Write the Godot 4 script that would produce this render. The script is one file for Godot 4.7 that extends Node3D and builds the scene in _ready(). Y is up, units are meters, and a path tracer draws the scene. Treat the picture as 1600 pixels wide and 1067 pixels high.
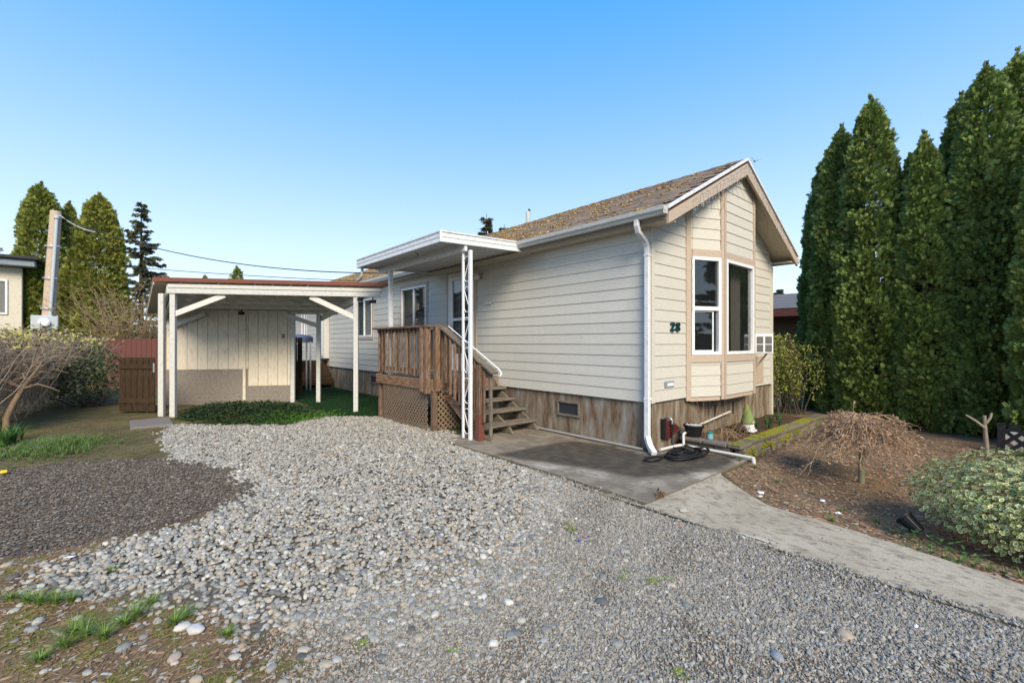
extends Node3D

# ---------------------------------------------------------------- mesh builder
class MB:
	var v := PackedVector3Array()
	var n := PackedVector3Array()
	var c := PackedColorArray()
	var col := Color(1, 1, 1)
	var tinted := false

	func t3(a, b, d, na, nb, nd):          # counter-clockwise in, clockwise out
		v.append(a); v.append(d); v.append(b)
		n.append(na); n.append(nd); n.append(nb)
		if tinted:
			c.append(col); c.append(col); c.append(col)

	func tri(a: Vector3, b: Vector3, d: Vector3):
		var k := (b - a).cross(d - a).normalized()
		t3(a, b, d, k, k, k)

	func face(p: Array, out: Vector3):
		var k: Vector3 = (p[1] - p[0]).cross(p[2] - p[0])
		if k.length() < 1e-12 and p.size() > 3:
			k = (p[2] - p[0]).cross(p[3] - p[0])
		if k.dot(out) < 0.0:
			p = p.duplicate(); p.reverse(); k = -k
		k = k.normalized()
		for i in range(1, p.size() - 1):
			t3(p[0], p[i], p[i + 1], k, k, k)

	func box(lo: Vector3, hi: Vector3, bev := 0.0):
		obox(Transform3D(Basis(), (lo + hi) * 0.5), hi - lo, bev)

	func obox(x: Transform3D, size: Vector3, bev := 0.0):
		var h := size * 0.5
		var b: float = min(bev, min(h.x, min(h.y, h.z)) * 0.6)
		var ax := [Vector3(1, 0, 0), Vector3(0, 1, 0), Vector3(0, 0, 1)]
		for i in 3:
			var j := (i + 1) % 3
			var k := (i + 2) % 3
			for s in [-1.0, 1.0]:
				var o: Vector3 = ax[i] * (h[i] * s)
				var pj: Vector3 = ax[j] * (h[j] - b)
				var pk: Vector3 = ax[k] * (h[k] - b)
				face([x * (o - pj - pk), x * (o + pj - pk), x * (o + pj + pk), x * (o - pj + pk)], x.basis * (ax[i] * s))
		if b <= 0.0:
			return
		for i in 3:
			var j := (i + 1) % 3
			var k := (i + 2) % 3
			for s in [-1.0, 1.0]:
				for t in [-1.0, 1.0]:
					var pi: Vector3 = ax[i] * (h[i] - b)
					var e1: Vector3 = ax[j] * (s * h[j]) + ax[k] * (t * (h[k] - b))
					var e2: Vector3 = ax[j] * (s * (h[j] - b)) + ax[k] * (t * h[k])
					face([x * (e1 - pi), x * (e1 + pi), x * (e2 + pi), x * (e2 - pi)], x.basis * (ax[j] * s + ax[k] * t))
		for sx in [-1.0, 1.0]:
			for sy in [-1.0, 1.0]:
				for sz in [-1.0, 1.0]:
					var m := Vector3(sx, sy, sz)
					face([x * Vector3(sx * h.x, sy * (h.y - b), sz * (h.z - b)), x * Vector3(sx * (h.x - b), sy * h.y, sz * (h.z - b)), x * Vector3(sx * (h.x - b), sy * (h.y - b), sz * h.z)], x.basis * m)

	func bar(a: Vector3, b: Vector3, w: float, d: float, side := Vector3.UP, bev := 0.0):   # box from a to b, w along side, d across
		var y := (b - a).normalized()
		var xx := side - y * side.dot(y)
		if xx.length() < 1e-4:
			xx = Vector3(1, 0, 0) - y * y.x
		xx = xx.normalized()
		obox(Transform3D(Basis(xx, y, xx.cross(y)), (a + b) * 0.5), Vector3(w, a.distance_to(b), d), bev)

	func tube(p: Array, r, sides := 6, caps := true):
		var m := p.size()
		if m < 2:
			return
		var rings := []
		var nors := []
		var d0: Vector3 = (p[1] - p[0]).normalized()
		var u := Vector3.UP.cross(d0)
		if u.length() < 0.05:
			u = Vector3(1, 0, 0).cross(d0)
		u = u.normalized()
		for i in m:
			var d: Vector3 = ((p[min(i + 1, m - 1)] - p[max(i - 1, 0)]) as Vector3).normalized()
			u = (u - d * u.dot(d)).normalized()
			var w := d.cross(u)
			var rr: float = r[i] if r is Array else r
			var ring := []
			var nn := []
			for k in sides:
				var a := TAU * k / sides
				var q := u * cos(a) + w * sin(a)
				ring.append(p[i] + q * rr)
				nn.append(q)
			rings.append(ring); nors.append(nn)
		for i in m - 1:
			for k in sides:
				var l := (k + 1) % sides
				t3(rings[i][k], rings[i][l], rings[i + 1][l], nors[i][k], nors[i][l], nors[i + 1][l])
				t3(rings[i][k], rings[i + 1][l], rings[i + 1][k], nors[i][k], nors[i + 1][l], nors[i + 1][k])
		if caps:
			face(rings[0], p[0] - p[1])
			face(rings[m - 1], p[m - 1] - p[m - 2])

	func lathe(prof: Array, segs: int, x := Transform3D()):     # prof: Vector2(radius, y) from the bottom up
		var m := prof.size()
		for i in m - 1:
			var a: Vector2 = prof[i]
			var b: Vector2 = prof[i + 1]
			var e := b - a
			var nn := Vector2(e.y, -e.x).normalized()
			for k in segs:
				var t0 := TAU * k / segs
				var t1 := TAU * (k + 1) / segs
				var c0 := Vector3(cos(t0), 0, -sin(t0))
				var c1 := Vector3(cos(t1), 0, -sin(t1))
				var n0 := (x.basis * (c0 * nn.x + Vector3.UP * nn.y)).normalized()
				var n1 := (x.basis * (c1 * nn.x + Vector3.UP * nn.y)).normalized()
				var a0 := x * (c0 * a.x + Vector3.UP * a.y)
				var a1 := x * (c1 * a.x + Vector3.UP * a.y)
				var b0 := x * (c0 * b.x + Vector3.UP * b.y)
				var b1 := x * (c1 * b.x + Vector3.UP * b.y)
				if a.x > 1e-5:
					t3(a0, a1, b1, n0, n1, n1)
				if b.x > 1e-5:
					t3(a0, b1, b0, n0, n1, n0)

	func prism(poly: PackedVector2Array, x: Transform3D, depth: float):   # polygon in local xy, extruded from z = 0 to z = depth
		var idx := Geometry2D.triangulate_polygon(poly)
		var zf := x.basis.z.normalized()
		for i in range(0, idx.size(), 3):
			var q := []
			var w := []
			for k in 3:
				var p := poly[idx[i + k]]
				q.append(x * Vector3(p.x, p.y, 0)); w.append(x * Vector3(p.x, p.y, depth))
			face(q, -zf * signf(depth)); face(w, zf * signf(depth))
		var area := 0.0
		for i in poly.size():
			area += poly[i].cross(poly[(i + 1) % poly.size()])
		for i in poly.size():
			var a := poly[i]
			var b := poly[(i + 1) % poly.size()]
			var e := (b - a) * signf(area)
			face([x * Vector3(a.x, a.y, 0), x * Vector3(b.x, b.y, 0), x * Vector3(b.x, b.y, depth), x * Vector3(a.x, a.y, depth)], x.basis * Vector3(e.y, -e.x, 0))

	func mesh() -> ArrayMesh:
		var a := []
		a.resize(Mesh.ARRAY_MAX)
		a[Mesh.ARRAY_VERTEX] = v
		a[Mesh.ARRAY_NORMAL] = n
		if tinted:
			a[Mesh.ARRAY_COLOR] = c
		var m := ArrayMesh.new()
		m.add_surface_from_arrays(Mesh.PRIMITIVE_TRIANGLES, a)
		return m

var rng := RandomNumberGenerator.new()
var M := {}
var taken := {}
var nz := FastNoiseLite.new()

func rf(a: float, b: float) -> float:
	return rng.randf_range(a, b)

func numbered(called: String) -> String:
	if not taken.has(called):
		taken[called] = 0
		return called
	taken[called] += 1
	return "%s_%03d" % [called, taken[called]]

func tag(o: Node, label: String, category: String, group := "", kind := ""):
	o.set_meta("label", label)
	o.set_meta("category", category)
	if group != "": o.set_meta("group", group)
	if kind != "": o.set_meta("kind", kind)

func thing(called: String, label: String, category: String, at := Vector3.ZERO, group := "", turn := 0.0) -> Node3D:
	var o := Node3D.new()
	o.name = numbered(called)
	add_child(o)
	o.position = at
	o.rotation.y = turn
	tag(o, label, category, group)
	return o

func part(called: String, mesh: Mesh, m: Material, parent: Node, at := Vector3.ZERO) -> MeshInstance3D:
	var o := MeshInstance3D.new()
	o.name = called if parent != self else numbered(called)
	o.mesh = mesh
	o.material_override = m
	o.position = at
	parent.add_child(o, true)
	return o

func one(called: String, mesh: Mesh, m: Material, label: String, category: String, at := Vector3.ZERO, group := "", kind := "") -> MeshInstance3D:
	var o := part(called, mesh, m, self, at)
	tag(o, label, category, group, kind)
	return o

func struct(called: String, mesh: Mesh, m: Material, label: String, category: String) -> MeshInstance3D:
	return one(called, mesh, m, label, category, Vector3.ZERO, "", "structure")

func scatter(called: String, mesh: Mesh, m: Material, xf: Array, cols: Array, parent: Node = self, stuff := true) -> MultiMeshInstance3D:
	var mm := MultiMesh.new()
	mm.transform_format = MultiMesh.TRANSFORM_3D
	mm.use_colors = true
	mm.mesh = mesh
	mm.instance_count = xf.size()
	for i in xf.size():
		mm.set_instance_transform(i, xf[i])
		mm.set_instance_color(i, cols[i])
	var o := MultiMeshInstance3D.new()
	o.name = called if parent != self else numbered(called)
	o.multimesh = mm
	o.material_override = m
	parent.add_child(o, true)
	if stuff:
		o.set_meta("kind", "stuff")
	return o

# ---------------------------------------------------------------- textures and materials
func srgb(c: Color) -> Color:
	return c.linear_to_srgb()

func tex(seed_: int, freq: float, octaves: int, stops: Array, size := 512, kind := FastNoiseLite.TYPE_SIMPLEX_SMOOTH, gain := 0.55) -> ImageTexture:
	var f := FastNoiseLite.new()
	f.seed = seed_
	f.noise_type = kind
	f.frequency = freq
	f.fractal_octaves = octaves
	f.fractal_gain = gain
	var im := f.get_seamless_image(size, size)
	im.convert(Image.FORMAT_L8)
	var src := im.get_data()
	var lut := PackedByteArray()
	lut.resize(768)
	for i in 256:
		var t := i / 255.0
		var col: Color = stops[0][1]
		for k in range(1, stops.size()):
			var a: Array = stops[k - 1]
			var b: Array = stops[k]
			if t >= a[0]:
				col = (a[1] as Color).lerp(b[1], clampf((t - a[0]) / maxf(b[0] - a[0], 1e-4), 0, 1))
		var s := srgb(col)
		lut[i * 3] = int(clampf(s.r, 0, 1) * 255); lut[i * 3 + 1] = int(clampf(s.g, 0, 1) * 255); lut[i * 3 + 2] = int(clampf(s.b, 0, 1) * 255)
	var out := PackedByteArray()
	out.resize(size * size * 3)
	for i in size * size:
		var k := src[i] * 3
		out[i * 3] = lut[k]; out[i * 3 + 1] = lut[k + 1]; out[i * 3 + 2] = lut[k + 2]
	return ImageTexture.create_from_image(Image.create_from_data(size, size, false, Image.FORMAT_RGB8, out))

func heights(seed_: int, freq: float, octaves: int, size := 256) -> ImageTexture:
	return tex(seed_, freq, octaves, [[0.0, Color(0, 0, 0)], [1.0, Color(1, 1, 1)]], size)

func mat(key: String, c: Color, rough := 0.8, t: Texture2D = null, scale := Vector3.ONE, bump: Texture2D = null, depth := 0.3) -> StandardMaterial3D:   # c is linear
	var m := StandardMaterial3D.new()
	m.resource_name = key
	m.albedo_color = srgb(c)
	m.roughness = rough
	m.metallic_specular = 0.4
	if t != null:
		m.albedo_texture = t
	if t != null or bump != null:
		m.uv1_triplanar = true
		m.uv1_world_triplanar = true
		m.uv1_scale = scale
	if bump != null:
		m.heightmap_enabled = true
		m.heightmap_texture = bump
		m.heightmap_scale = depth
	M[key] = m
	return m

func tinted(key: String, rough := 0.8, t: Texture2D = null, scale := Vector3.ONE) -> StandardMaterial3D:
	var m := mat(key, Color(1, 1, 1), rough, t, scale)
	m.vertex_color_use_as_albedo = true
	return m

func materials():
	var W := Color(1, 1, 1)
	var soft := tex(3, 0.012, 5, [[0.0, Color(.80, .80, .79)], [0.5, Color(.95, .95, .95)], [1.0, W]])
	var fine := tex(4, 0.09, 3, [[0.0, Color(.55, .55, .55)], [0.5, Color(.9, .9, .9)], [1.0, W]])
	var b1 := heights(11, 0.05, 4)
	var b2 := heights(12, 0.12, 3)
	# painted lap boards, brushed grain along the board and faint weathering
	var paint := tex(5, 0.02, 5, [[0.0, Color(.80, .78, .74)], [0.4, Color(.94, .935, .925)], [1.0, W]])
	for i in 4:
		var k: float = [1.0, 0.965, 1.02, 0.985][i]
		mat("siding%d" % i, Color(.56 * k, .54 * k, .48 * k), 0.62, paint, Vector3(0.8, 5.5, 0.8), b1, 0.08)
	mat("trim", Color(.46, .37, .29), 0.7, soft, Vector3(2.2, 2.2, 2.2), b1, 0.1)
	mat("trim_dirty", Color(.30, .245, .19), 0.75, tex(6, 0.02, 5, [[0.0, Color(.55, .55, .52)], [0.5, Color(.85, .85, .84)], [1.0, W]]), Vector3(1.2, 6, 1.2))
	mat("soffit", Color(.58, .52, .40), 0.75, soft, Vector3(1.5, 1.5, 1.5))
	mat("vinyl", Color(.78, .79, .79), 0.4, soft, Vector3(1.2, 1.2, 1.2))
	mat("aluminium", Color(.68, .69, .70), 0.42, tex(7, 0.015, 5, [[0.0, Color(.68, .67, .63)], [0.4, Color(.93, .93, .92)], [1.0, W]]), Vector3(1.1, 1.1, 1.1))
	mat("gutter_paint", Color(.52, .52, .49), 0.45, tex(8, 0.02, 5, [[0.0, Color(.55, .53, .47)], [0.45, Color(.92, .92, .91)], [1.0, W]]), Vector3(1.6, 3.0, 0.7))
	mat("white_iron", Color(.74, .75, .76), 0.45, soft, Vector3(3, 3, 3))
	mat("car_white", Color(.55, .545, .52), 0.6, tex(9, 0.02, 5, [[0.0, Color(.62, .6, .55)], [0.4, Color(.92, .92, .9)], [1.0, W]]), Vector3(2.0, 0.8, 2.0))
	mat("car_cream", Color(.66, .59, .47), 0.75, tex(10, 0.02, 5, [[0.0, Color(.6, .57, .5)], [0.45, Color(.92, .91, .9)], [1.0, W]]), Vector3(1.6, 0.45, 1.6))
	mat("car_lower", Color(.25, .22, .19), 0.85, tex(21, 0.025, 5, [[0.0, Color(.5, .48, .44)], [0.5, Color(.85, .84, .82)], [1.0, W]]), Vector3(1.3, 1.0, 1.3))
	mat("car_rafter", Color(.62, .60, .55), 0.8, soft, Vector3(2, 2, 2))
	mat("car_red", Color(.17, .055, .035), 0.6, soft, Vector3(1, 1, 1))
	# plywood skirting: weathered streaks down the sheet
	var ply := tex(22, 0.012, 6, [[0.0, Color(.08, .05, .032)], [0.22, Color(.17, .10, .060)], [0.42, Color(.25, .185, .125)], [0.6, Color(.30, .245, .18)], [0.78, Color(.33, .30, .25)], [1.0, Color(.46, .45, .42)]], 512, FastNoiseLite.TYPE_SIMPLEX_SMOOTH, 0.62)
	var plyb := tex(122, 0.012, 6, [[0.0, Color(.06, .042, .03)], [0.25, Color(.15, .095, .06)], [0.5, Color(.22, .165, .115)], [0.75, Color(.28, .24, .18)], [1.0, Color(.40, .37, .32)]], 512, FastNoiseLite.TYPE_SIMPLEX_SMOOTH, 0.62)
	for i in 3:
		var k: float = [0.70, 0.78, 0.64][i]
		var m := mat("ply%d" % i, Color(k, k * [1.02, 1.0, 1.02][i], k * [1.04, 1.0, 1.06][i]), 0.85, [ply, plyb, ply][i], Vector3(0.8 + 0.2 * i, 0.20, 0.8 + 0.2 * i), heights(23, 0.02, 5), 0.25)
		m.uv1_offset = Vector3(0.37 * i, 0.21 * i, 0.55 * i)
	# deck timber, grain along x, y or z
	var deck := tex(24, 0.015, 6, [[0.0, Color(.045, .027, .017)], [0.3, Color(.115, .068, .042)], [0.55, Color(.20, .125, .08)], [0.8, Color(.27, .19, .13)], [1.0, Color(.36, .29, .22)]], 512, FastNoiseLite.TYPE_SIMPLEX_SMOOTH, 0.6)
	var grey := tex(25, 0.015, 6, [[0.0, Color(.05, .04, .03)], [0.4, Color(.14, .115, .088)], [0.7, Color(.22, .19, .15)], [1.0, Color(.34, .31, .27)]])
	for ax in 3:
		var s := Vector3(6, 6, 6)
		s[ax] = 0.55
		for i in 3:
			var k: float = [1.0, 0.78, 1.2][i]
			var m := mat("deck%s%d" % ["xyz"[ax], i], Color(k, k, k), 0.82, deck, s, b1, 0.2)
			m.uv1_offset = Vector3(.31, .17, .53) * i
		mat("grey%s" % "xyz"[ax], Color(.85, .85, .85), 0.85, grey, s, b1, 0.2)
	mat("rim_wood", Color(1.2, 1.08, .9), 0.8, deck, Vector3(6, 6, .5), b1, 0.2)
	mat("lattice", Color(.36, .285, .22), 0.85, grey, Vector3(5, 5, 5))
	M.lattice.albedo_color = srgb(Color(1.15, .98, .82))
	mat("red_post", Color(.16, .055, .04), 0.75, fine, Vector3(6, 2, 6))
	# roof
	var gran := tex(26, 0.16, 3, [[0.0, Color(.45, .45, .45)], [0.5, Color(.85, .85, .85)], [1.0, W]])
	var tones := [Color(.26, .185, .125), Color(.30, .215, .145), Color(.22, .155, .108), Color(.285, .22, .155), Color(.20, .145, .102)]
	for i in 5:
		mat("shingle%d" % i, tones[i], 0.92, gran, Vector3(5, 5, 5), b2, 0.2)
	mat("roof_deck", Color(.08, .06, .045), 0.95)
	mat("neighbour_shingle", Color(.19, .185, .175), 0.95, gran, Vector3(2, 2, 2))
	# ground
	var dirt := tex(27, 0.05, 5, [[0.0, Color(.45, .43, .40)], [0.45, Color(.8, .79, .77)], [0.8, Color(1, 1, 1)], [1.0, Color(1, 1, 1)]])
	var g := tinted("ground", 0.95, dirt, Vector3(1.3, 1.3, 1.3))
	g.metallic_specular = 0.1
	g.heightmap_enabled = true; g.heightmap_texture = heights(28, 0.06, 5); g.heightmap_scale = 0.8
	var con := tex(29, 0.06, 5, [[0.0, Color(.52, .50, .47)], [0.4, Color(.86, .86, .85)], [1.0, W]])
	var cm := tinted("concrete", 0.88, con, Vector3(1.9, 1.9, 1.9))
	cm.heightmap_enabled = true; cm.heightmap_texture = heights(30, 0.1, 4); cm.heightmap_scale = 0.22
	tinted("stone", 0.72, fine, Vector3(18, 18, 18))
	tinted("stone_matte", 0.88)
	for i in 3:
		var k: float = [1.0, 0.75, 1.2][i]
		mat("block%d" % i, Color(.19 * k, .165 * k, .14 * k), 0.95, fine, Vector3(6, 6, 6), b2, 0.6)
	var lf := tinted("leaf", 0.62)
	lf.backlight_enabled = true; lf.backlight = Color(.16, .19, .06)
	var gl := tinted("leaf_gloss", 0.38)
	gl.backlight_enabled = true; gl.backlight = Color(.06, .07, .03)
	tinted("matte_tint", 0.9)
	mat("bark", Color(.11, .08, .058), 0.95, tex(32, 0.03, 5, [[0.0, Color(.4, .38, .35)], [0.5, Color(.8, .8, .78)], [1.0, W]]), Vector3(7, 1.2, 7), b2, 0.5)
	mat("twig_pink", Color(.43, .33, .24), 0.9, fine, Vector3(6, 6, 6))
	mat("twig", Color(.21, .15, .10), 0.9, fine, Vector3(6, 6, 6))
	mat("cut_wood", Color(.27, .22, .165), 0.9, fine, Vector3(6, 2, 6))
	mat("twig_grey", Color(.30, .25, .21), 0.9, fine, Vector3(6, 6, 6))
	mat("twig_red", Color(.44, .30, .19), 0.9, fine, Vector3(6, 6, 6))
	mat("twig_tan", Color(.36, .25, .145), 0.9, fine, Vector3(6, 6, 6))
	mat("green_bark", Color(.20, .19, .115), 0.85, fine, Vector3(9, 3, 9))
	# odds and ends
	mat("black_plastic", Color(.012, .012, .013), 0.42)
	mat("rubber", Color(.010, .011, .013), 0.5)
	mat("maroon", Color(.085, .018, .018), 0.4)
	mat("steel", Color(.55, .55, .55), 0.35).metallic = 0.8
	mat("pvc", Color(.62, .61, .57), 0.45, soft, Vector3(5, 5, 5))
	mat("pvc_grey", Color(.30, .29, .26), 0.6, soft, Vector3(5, 5, 5))
	mat("teal", Color(.008, .045, .05), 0.35)
	mat("dark", Color(.012, .012, .014), 0.7)
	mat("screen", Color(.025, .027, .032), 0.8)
	mat("room", Color(.30, .28, .25), 0.9)
	mat("blind", Color(.34, .35, .37), 0.7)
	mat("curtain", Color(.66, .66, .64), 0.9)
	mat("curtain_green", Color(.16, .27, .14), 0.9)
	mat("wire", Color(.03, .03, .032), 0.6)
	mat("wire_pale", Color(.45, .47, .48), 0.5)
	mat("bulb_white", Color(.7, .7, .66), 0.3)
	mat("gnome_green", Color(.20, .27, .085), 0.75, fine, Vector3(9, 9, 9))
	mat("gnome_white", Color(.68, .68, .67), 0.7, fine, Vector3(9, 9, 9))
	mat("jar_blue", Color(.18, .34, .38), 0.3)
	mat("jar_lid", Color(.02, .16, .14), 0.4)
	mat("meter", Color(.42, .46, .48), 0.45)
	mat("pole_wood", Color(.58, .46, .36), 0.9, tex(33, 0.02, 5, [[0.0, Color(.4, .38, .36)], [0.5, Color(.85, .84, .82)], [1.0, W]]), Vector3(5, .5, 5))
	mat("red_fence", Color(.13, .05, .04), 0.85, soft, Vector3(3, 1, 3))
	mat("gate_wood", Color(.085, .062, .035), 0.9, deck, Vector3(5, .6, 5))
	M.gate_wood.albedo_color = srgb(Color(.24, .225, .17))
	mat("stucco", Color(.62, .58, .48), 0.9, soft, Vector3(1, 1, 1))
	mat("blue_grey", Color(.22, .26, .30), 0.7)
	mat("brown_wall", Color(.16, .085, .05), 0.85, soft, Vector3(1, 1, 1))
	mat("fence_grey", Color(.27, .235, .18), 0.9, soft, Vector3(4, .6, 4))
	mat("mortar", Color(.56, .51, .42), 1.0, fine, Vector3(9, 9, 9)).metallic_specular = 0.1
	mat("paper", Color(.72, .72, .74), 0.8)
	mat("cloth_blue", Color(.09, .12, .21), 0.85, soft, Vector3(3, 3, 3))
	mat("blue_bit", Color(.02, .06, .42), 0.4)
	mat("yellow_bit", Color(.7, .5, .02), 0.5)
	var glass := mat("glass", Color(.015, .02, .022), 0.015)
	glass.transparency = BaseMaterial3D.TRANSPARENCY_ALPHA
	glass.albedo_color.a = 0.30
	glass.metallic_specular = 0.75
	var frosted := mat("lamp_glass", Color(.55, .52, .46), 0.25)
	frosted.metallic_specular = 0.6

# ---------------------------------------------------------------- the scene
func _ready():
	rng.seed = 20240
	nz.seed = 5
	nz.frequency = 1.0
	nz.fractal_octaves = 3
	var cam := Camera3D.new()
	cam.name = "camera"
	cam.position = Vector3(-5.414, 1.5, 3.331)
	cam.rotation_degrees = Vector3(0.12, -41.1, 0)
	cam.fov = 74.62
	cam.near = 0.05
	cam.far = 900.0
	add_child(cam)
	cam.current = true
	var env := Environment.new()
	env.background_mode = Environment.BG_SKY
	var sm := ProceduralSkyMaterial.new()
	sm.sky_top_color = srgb(Color(.0, .315, .95))
	sm.sky_horizon_color = srgb(Color(1.07, 1.25, 1.36))
	sm.sky_curve = 0.235
	sm.ground_bottom_color = srgb(Color(.20, .18, .15))
	sm.ground_horizon_color = srgb(Color(.45, .45, .43))
	sm.sun_angle_max = 1.0
	var sky := Sky.new()
	sky.sky_material = sm
	env.sky = sky
	env.tonemap_mode = Environment.TONE_MAPPER_LINEAR
	env.tonemap_exposure = 1.14
	env.sdfgi_enabled = true
	env.ssao_enabled = true
	env.ssil_enabled = true
	var we := WorldEnvironment.new()
	we.name = "world_environment"
	we.environment = env
	add_child(we)
	var sun := DirectionalLight3D.new()
	sun.name = "sun"
	sun.light_energy = 1.4
	sun.light_color = Color(1.0, 0.955, 0.88)
	sun.light_angular_distance = 26.0
	sun.shadow_enabled = true
	add_child(sun)
	var to_sun := Vector3(-0.45, 0.74, 0.893)          # from behind the camera, a little to its right
	sun.look_at_from_position(to_sun * 50.0, Vector3.ZERO, Vector3.UP)

	materials()
	ground()
	paving()
	gravel()
	house()
	porch_deck()
	porch_canopy()
	carport()
	far_things()
	evergreens()
	garden()
	yard_plants()
	small_things()

# ---------------------------------------------------------------- ground
var RIVER := PackedVector2Array([Vector2(-1.55, -2.0), Vector2(-1.28, -2.35), Vector2(-1.25, -3.2), Vector2(-1.4, -5.2), Vector2(-2.2, -5.95), Vector2(-3.2, -5.55), Vector2(-4.0, -6.2), Vector2(-4.75, -6.9), Vector2(-4.9, -5.8), Vector2(-4.93, -3.97), Vector2(-4.42, -2.95), Vector2(-4.34, -1.85), Vector2(-4.81, -1.35), Vector2(-5.37, -1.2), Vector2(-5.75, -1.02), Vector2(-5.80, -.62), Vector2(-5.35, -.1), Vector2(-5.1, .15), Vector2(-4.9, .7), Vector2(-4.45, .95), Vector2(-3.9, 1.25), Vector2(-3.3, 1.05), Vector2(-2.75, .75), Vector2(-2.2, .35), Vector2(-1.75, -.15), Vector2(-1.7, -1.9)])
var FINE := PackedVector2Array([Vector2(-1.7, -.6), Vector2(-2.6, .3), Vector2(-3.6, .7), Vector2(-4.3, .6), Vector2(-4.82, .75), Vector2(-4.80, 1.2), Vector2(-4.9, 1.7), Vector2(-5.3, 2.2), Vector2(-6.0, 6.0), Vector2(-1.5, 6.0), Vector2(-1.78, 3.4), Vector2(-1.84, .8)])
var MULCH := PackedVector2Array([Vector2(-6.6, -4.5), Vector2(-6.01, -4.64), Vector2(-5.03, -4.15), Vector2(-4.55, -3.1), Vector2(-4.36, -2.31), Vector2(-4.40, -1.75), Vector2(-4.83, -1.43), Vector2(-5.3, -1.32), Vector2(-5.75, -1.32), Vector2(-6.3, -1.5), Vector2(-7.0, -3.0)])
var MOUND := PackedVector2Array([Vector2(-4.6, -7.4), Vector2(-4.0, -6.3), Vector2(-3.25, -5.6), Vector2(-2.3, -6.0), Vector2(-2.1, -7.9), Vector2(-3.2, -8.7), Vector2(-4.3, -9.2)])
var TURF := PackedVector2Array([Vector2(-.02, -14.0), Vector2(-.02, -5.4), Vector2(-1.4, -5.3), Vector2(-2.2, -6.0), Vector2(-2.0, -9.0), Vector2(-1.6, -14.0)])
var BED := PackedVector2Array([Vector2(-.2, 1.04), Vector2(-.55, 1.35), Vector2(-.93, 1.77), Vector2(-1.08, 2.7), Vector2(-1.22, 3.32), Vector2(-1.25, 6), Vector2(9, 6), Vector2(9, .2), Vector2(4.6, .2), Vector2(4.5, .9), Vector2(.75, .95), Vector2(.68, 1.04)])

func inside(p: PackedVector2Array, x: float, z: float) -> bool:
	return Geometry2D.is_point_in_polygon(Vector2(x, z), p)

func edge_dist(p: PackedVector2Array, x: float, z: float) -> float:      # positive inside
	var q := Vector2(x, z)
	var best := 1e9
	for i in p.size():
		var k := Geometry2D.get_closest_point_to_segment(q, p[i], p[(i + 1) % p.size()])
		best = minf(best, k.distance_to(q))
	return best if Geometry2D.is_point_in_polygon(q, p) else -best

var near_edge := {}

func edge_at(key: String, p: PackedVector2Array, x: float, z: float) -> float:      # edge_dist on a 4 cm grid, remembered
	if not near_edge.has(key): near_edge[key] = {}
	var c := Vector2i(roundi(x * 25.0), roundi(z * 25.0))
	var d: Dictionary = near_edge[key]
	if not d.has(c): d[c] = edge_dist(p, c.x / 25.0, c.y / 25.0)
	return d[c]

func lay(x: float, z: float) -> float:        # height of the ground
	var y := -0.012 + 0.018 * nz.get_noise_2d(x * .7, z * .7)
	if x > -1.2 and z > .9 and x < 9 and z < 7:
		y -= 0.09 * clampf(edge_at("bed", BED, x, z) * 1.6, 0, 1) - 0.02 * nz.get_noise_2d(x * 3, z * 3)
	if x > -4.7 and x < -2 and z < -5.5 and z > -9.3:
		y += 0.09 * clampf(edge_dist(MOUND, x, z) * 1.5, 0, 1)
	if x > -2.15 and x < -1.7 and z > -1.0:
		y = lerpf(y, minf(y + 0.012, 0.0), smoothstep(-2.15, -1.9, x)) if x < -1.80 else -0.03
	if x > .3 and x < 4.6 and z > -.3 and z < .95:
		y = -0.06
	return y

func ground_tone(x: float, z: float) -> Color:
	var wx := x + .14 * nz.get_noise_2d(x * 2.3 + 9, z * 2.3) + .05 * nz.get_noise_2d(x * 9, z * 9 + 4)
	var wz := z + .14 * nz.get_noise_2d(x * 2.3, z * 2.3 + 31) + .05 * nz.get_noise_2d(x * 9 + 7, z * 9)
	var a := nz.get_noise_2d(x * 1.1 + 50, z * 1.1)
	var b := nz.get_noise_2d(x * 3.7, z * 3.7 + 80)
	if inside(BED, wx, wz):
		var q := Color(.14, .098, .062).lerp(Color(.24, .165, .105), clampf(.6 + a * .6, 0, 1))
		return q.lerp(Color(.25, .205, .14), clampf(b * 1.2, 0, .6))
	if inside(MULCH, wx, wz):
		return Color(.085, .068, .054).lerp(Color(.14, .115, .09), clampf(.5 + b, 0, 1))
	if inside(RIVER, wx, wz):
		return Color(.15, .135, .11)
	if inside(FINE, wx, wz):
		return Color(.23, .205, .172).lerp(Color(.19, .15, .115), clampf(a * 2.4 + .1, 0, 1))
	if inside(TURF, x, z):
		return Color(.012, .045, .014)
	if inside(MOUND, wx, wz):
		return Color(.05, .06, .022)
	if z > -1.6 and x > -9 and z < 8 and x < -3:
		var q := Color(.24, .165, .10).lerp(Color(.13, .095, .065), clampf(.4 + a * 1.3, 0, 1))
		return q.lerp(Color(.15, .165, .035), clampf(b * 2.2 - .05, 0, .8))
	if z < -1.6 and x < -3.5 and z > -30:
		var q := Color(.19, .155, .085).lerp(Color(.13, .10, .06), clampf(.5 + a * 1.2, 0, 1))
		return q.lerp(Color(.09, .10, .028), clampf(b * 1.6, 0, .7))
	return Color(.10, .10, .045).lerp(Color(.13, .11, .07), clampf(.5 + a, 0, 1))

func axis(lo: float, hi: float, step: float) -> Array:
	var r := [lo - 500.0, lo - 150.0, lo - 50.0, lo - 15.0, lo - 5.0, lo - 1.5]
	var k := int(ceil((hi - lo) / step))
	for i in k + 1:
		r.append(lo + i * step)
	for e in [1.5, 5.0, 15.0, 50.0, 150.0, 500.0]:
		r.append(hi + e)
	return r

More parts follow.
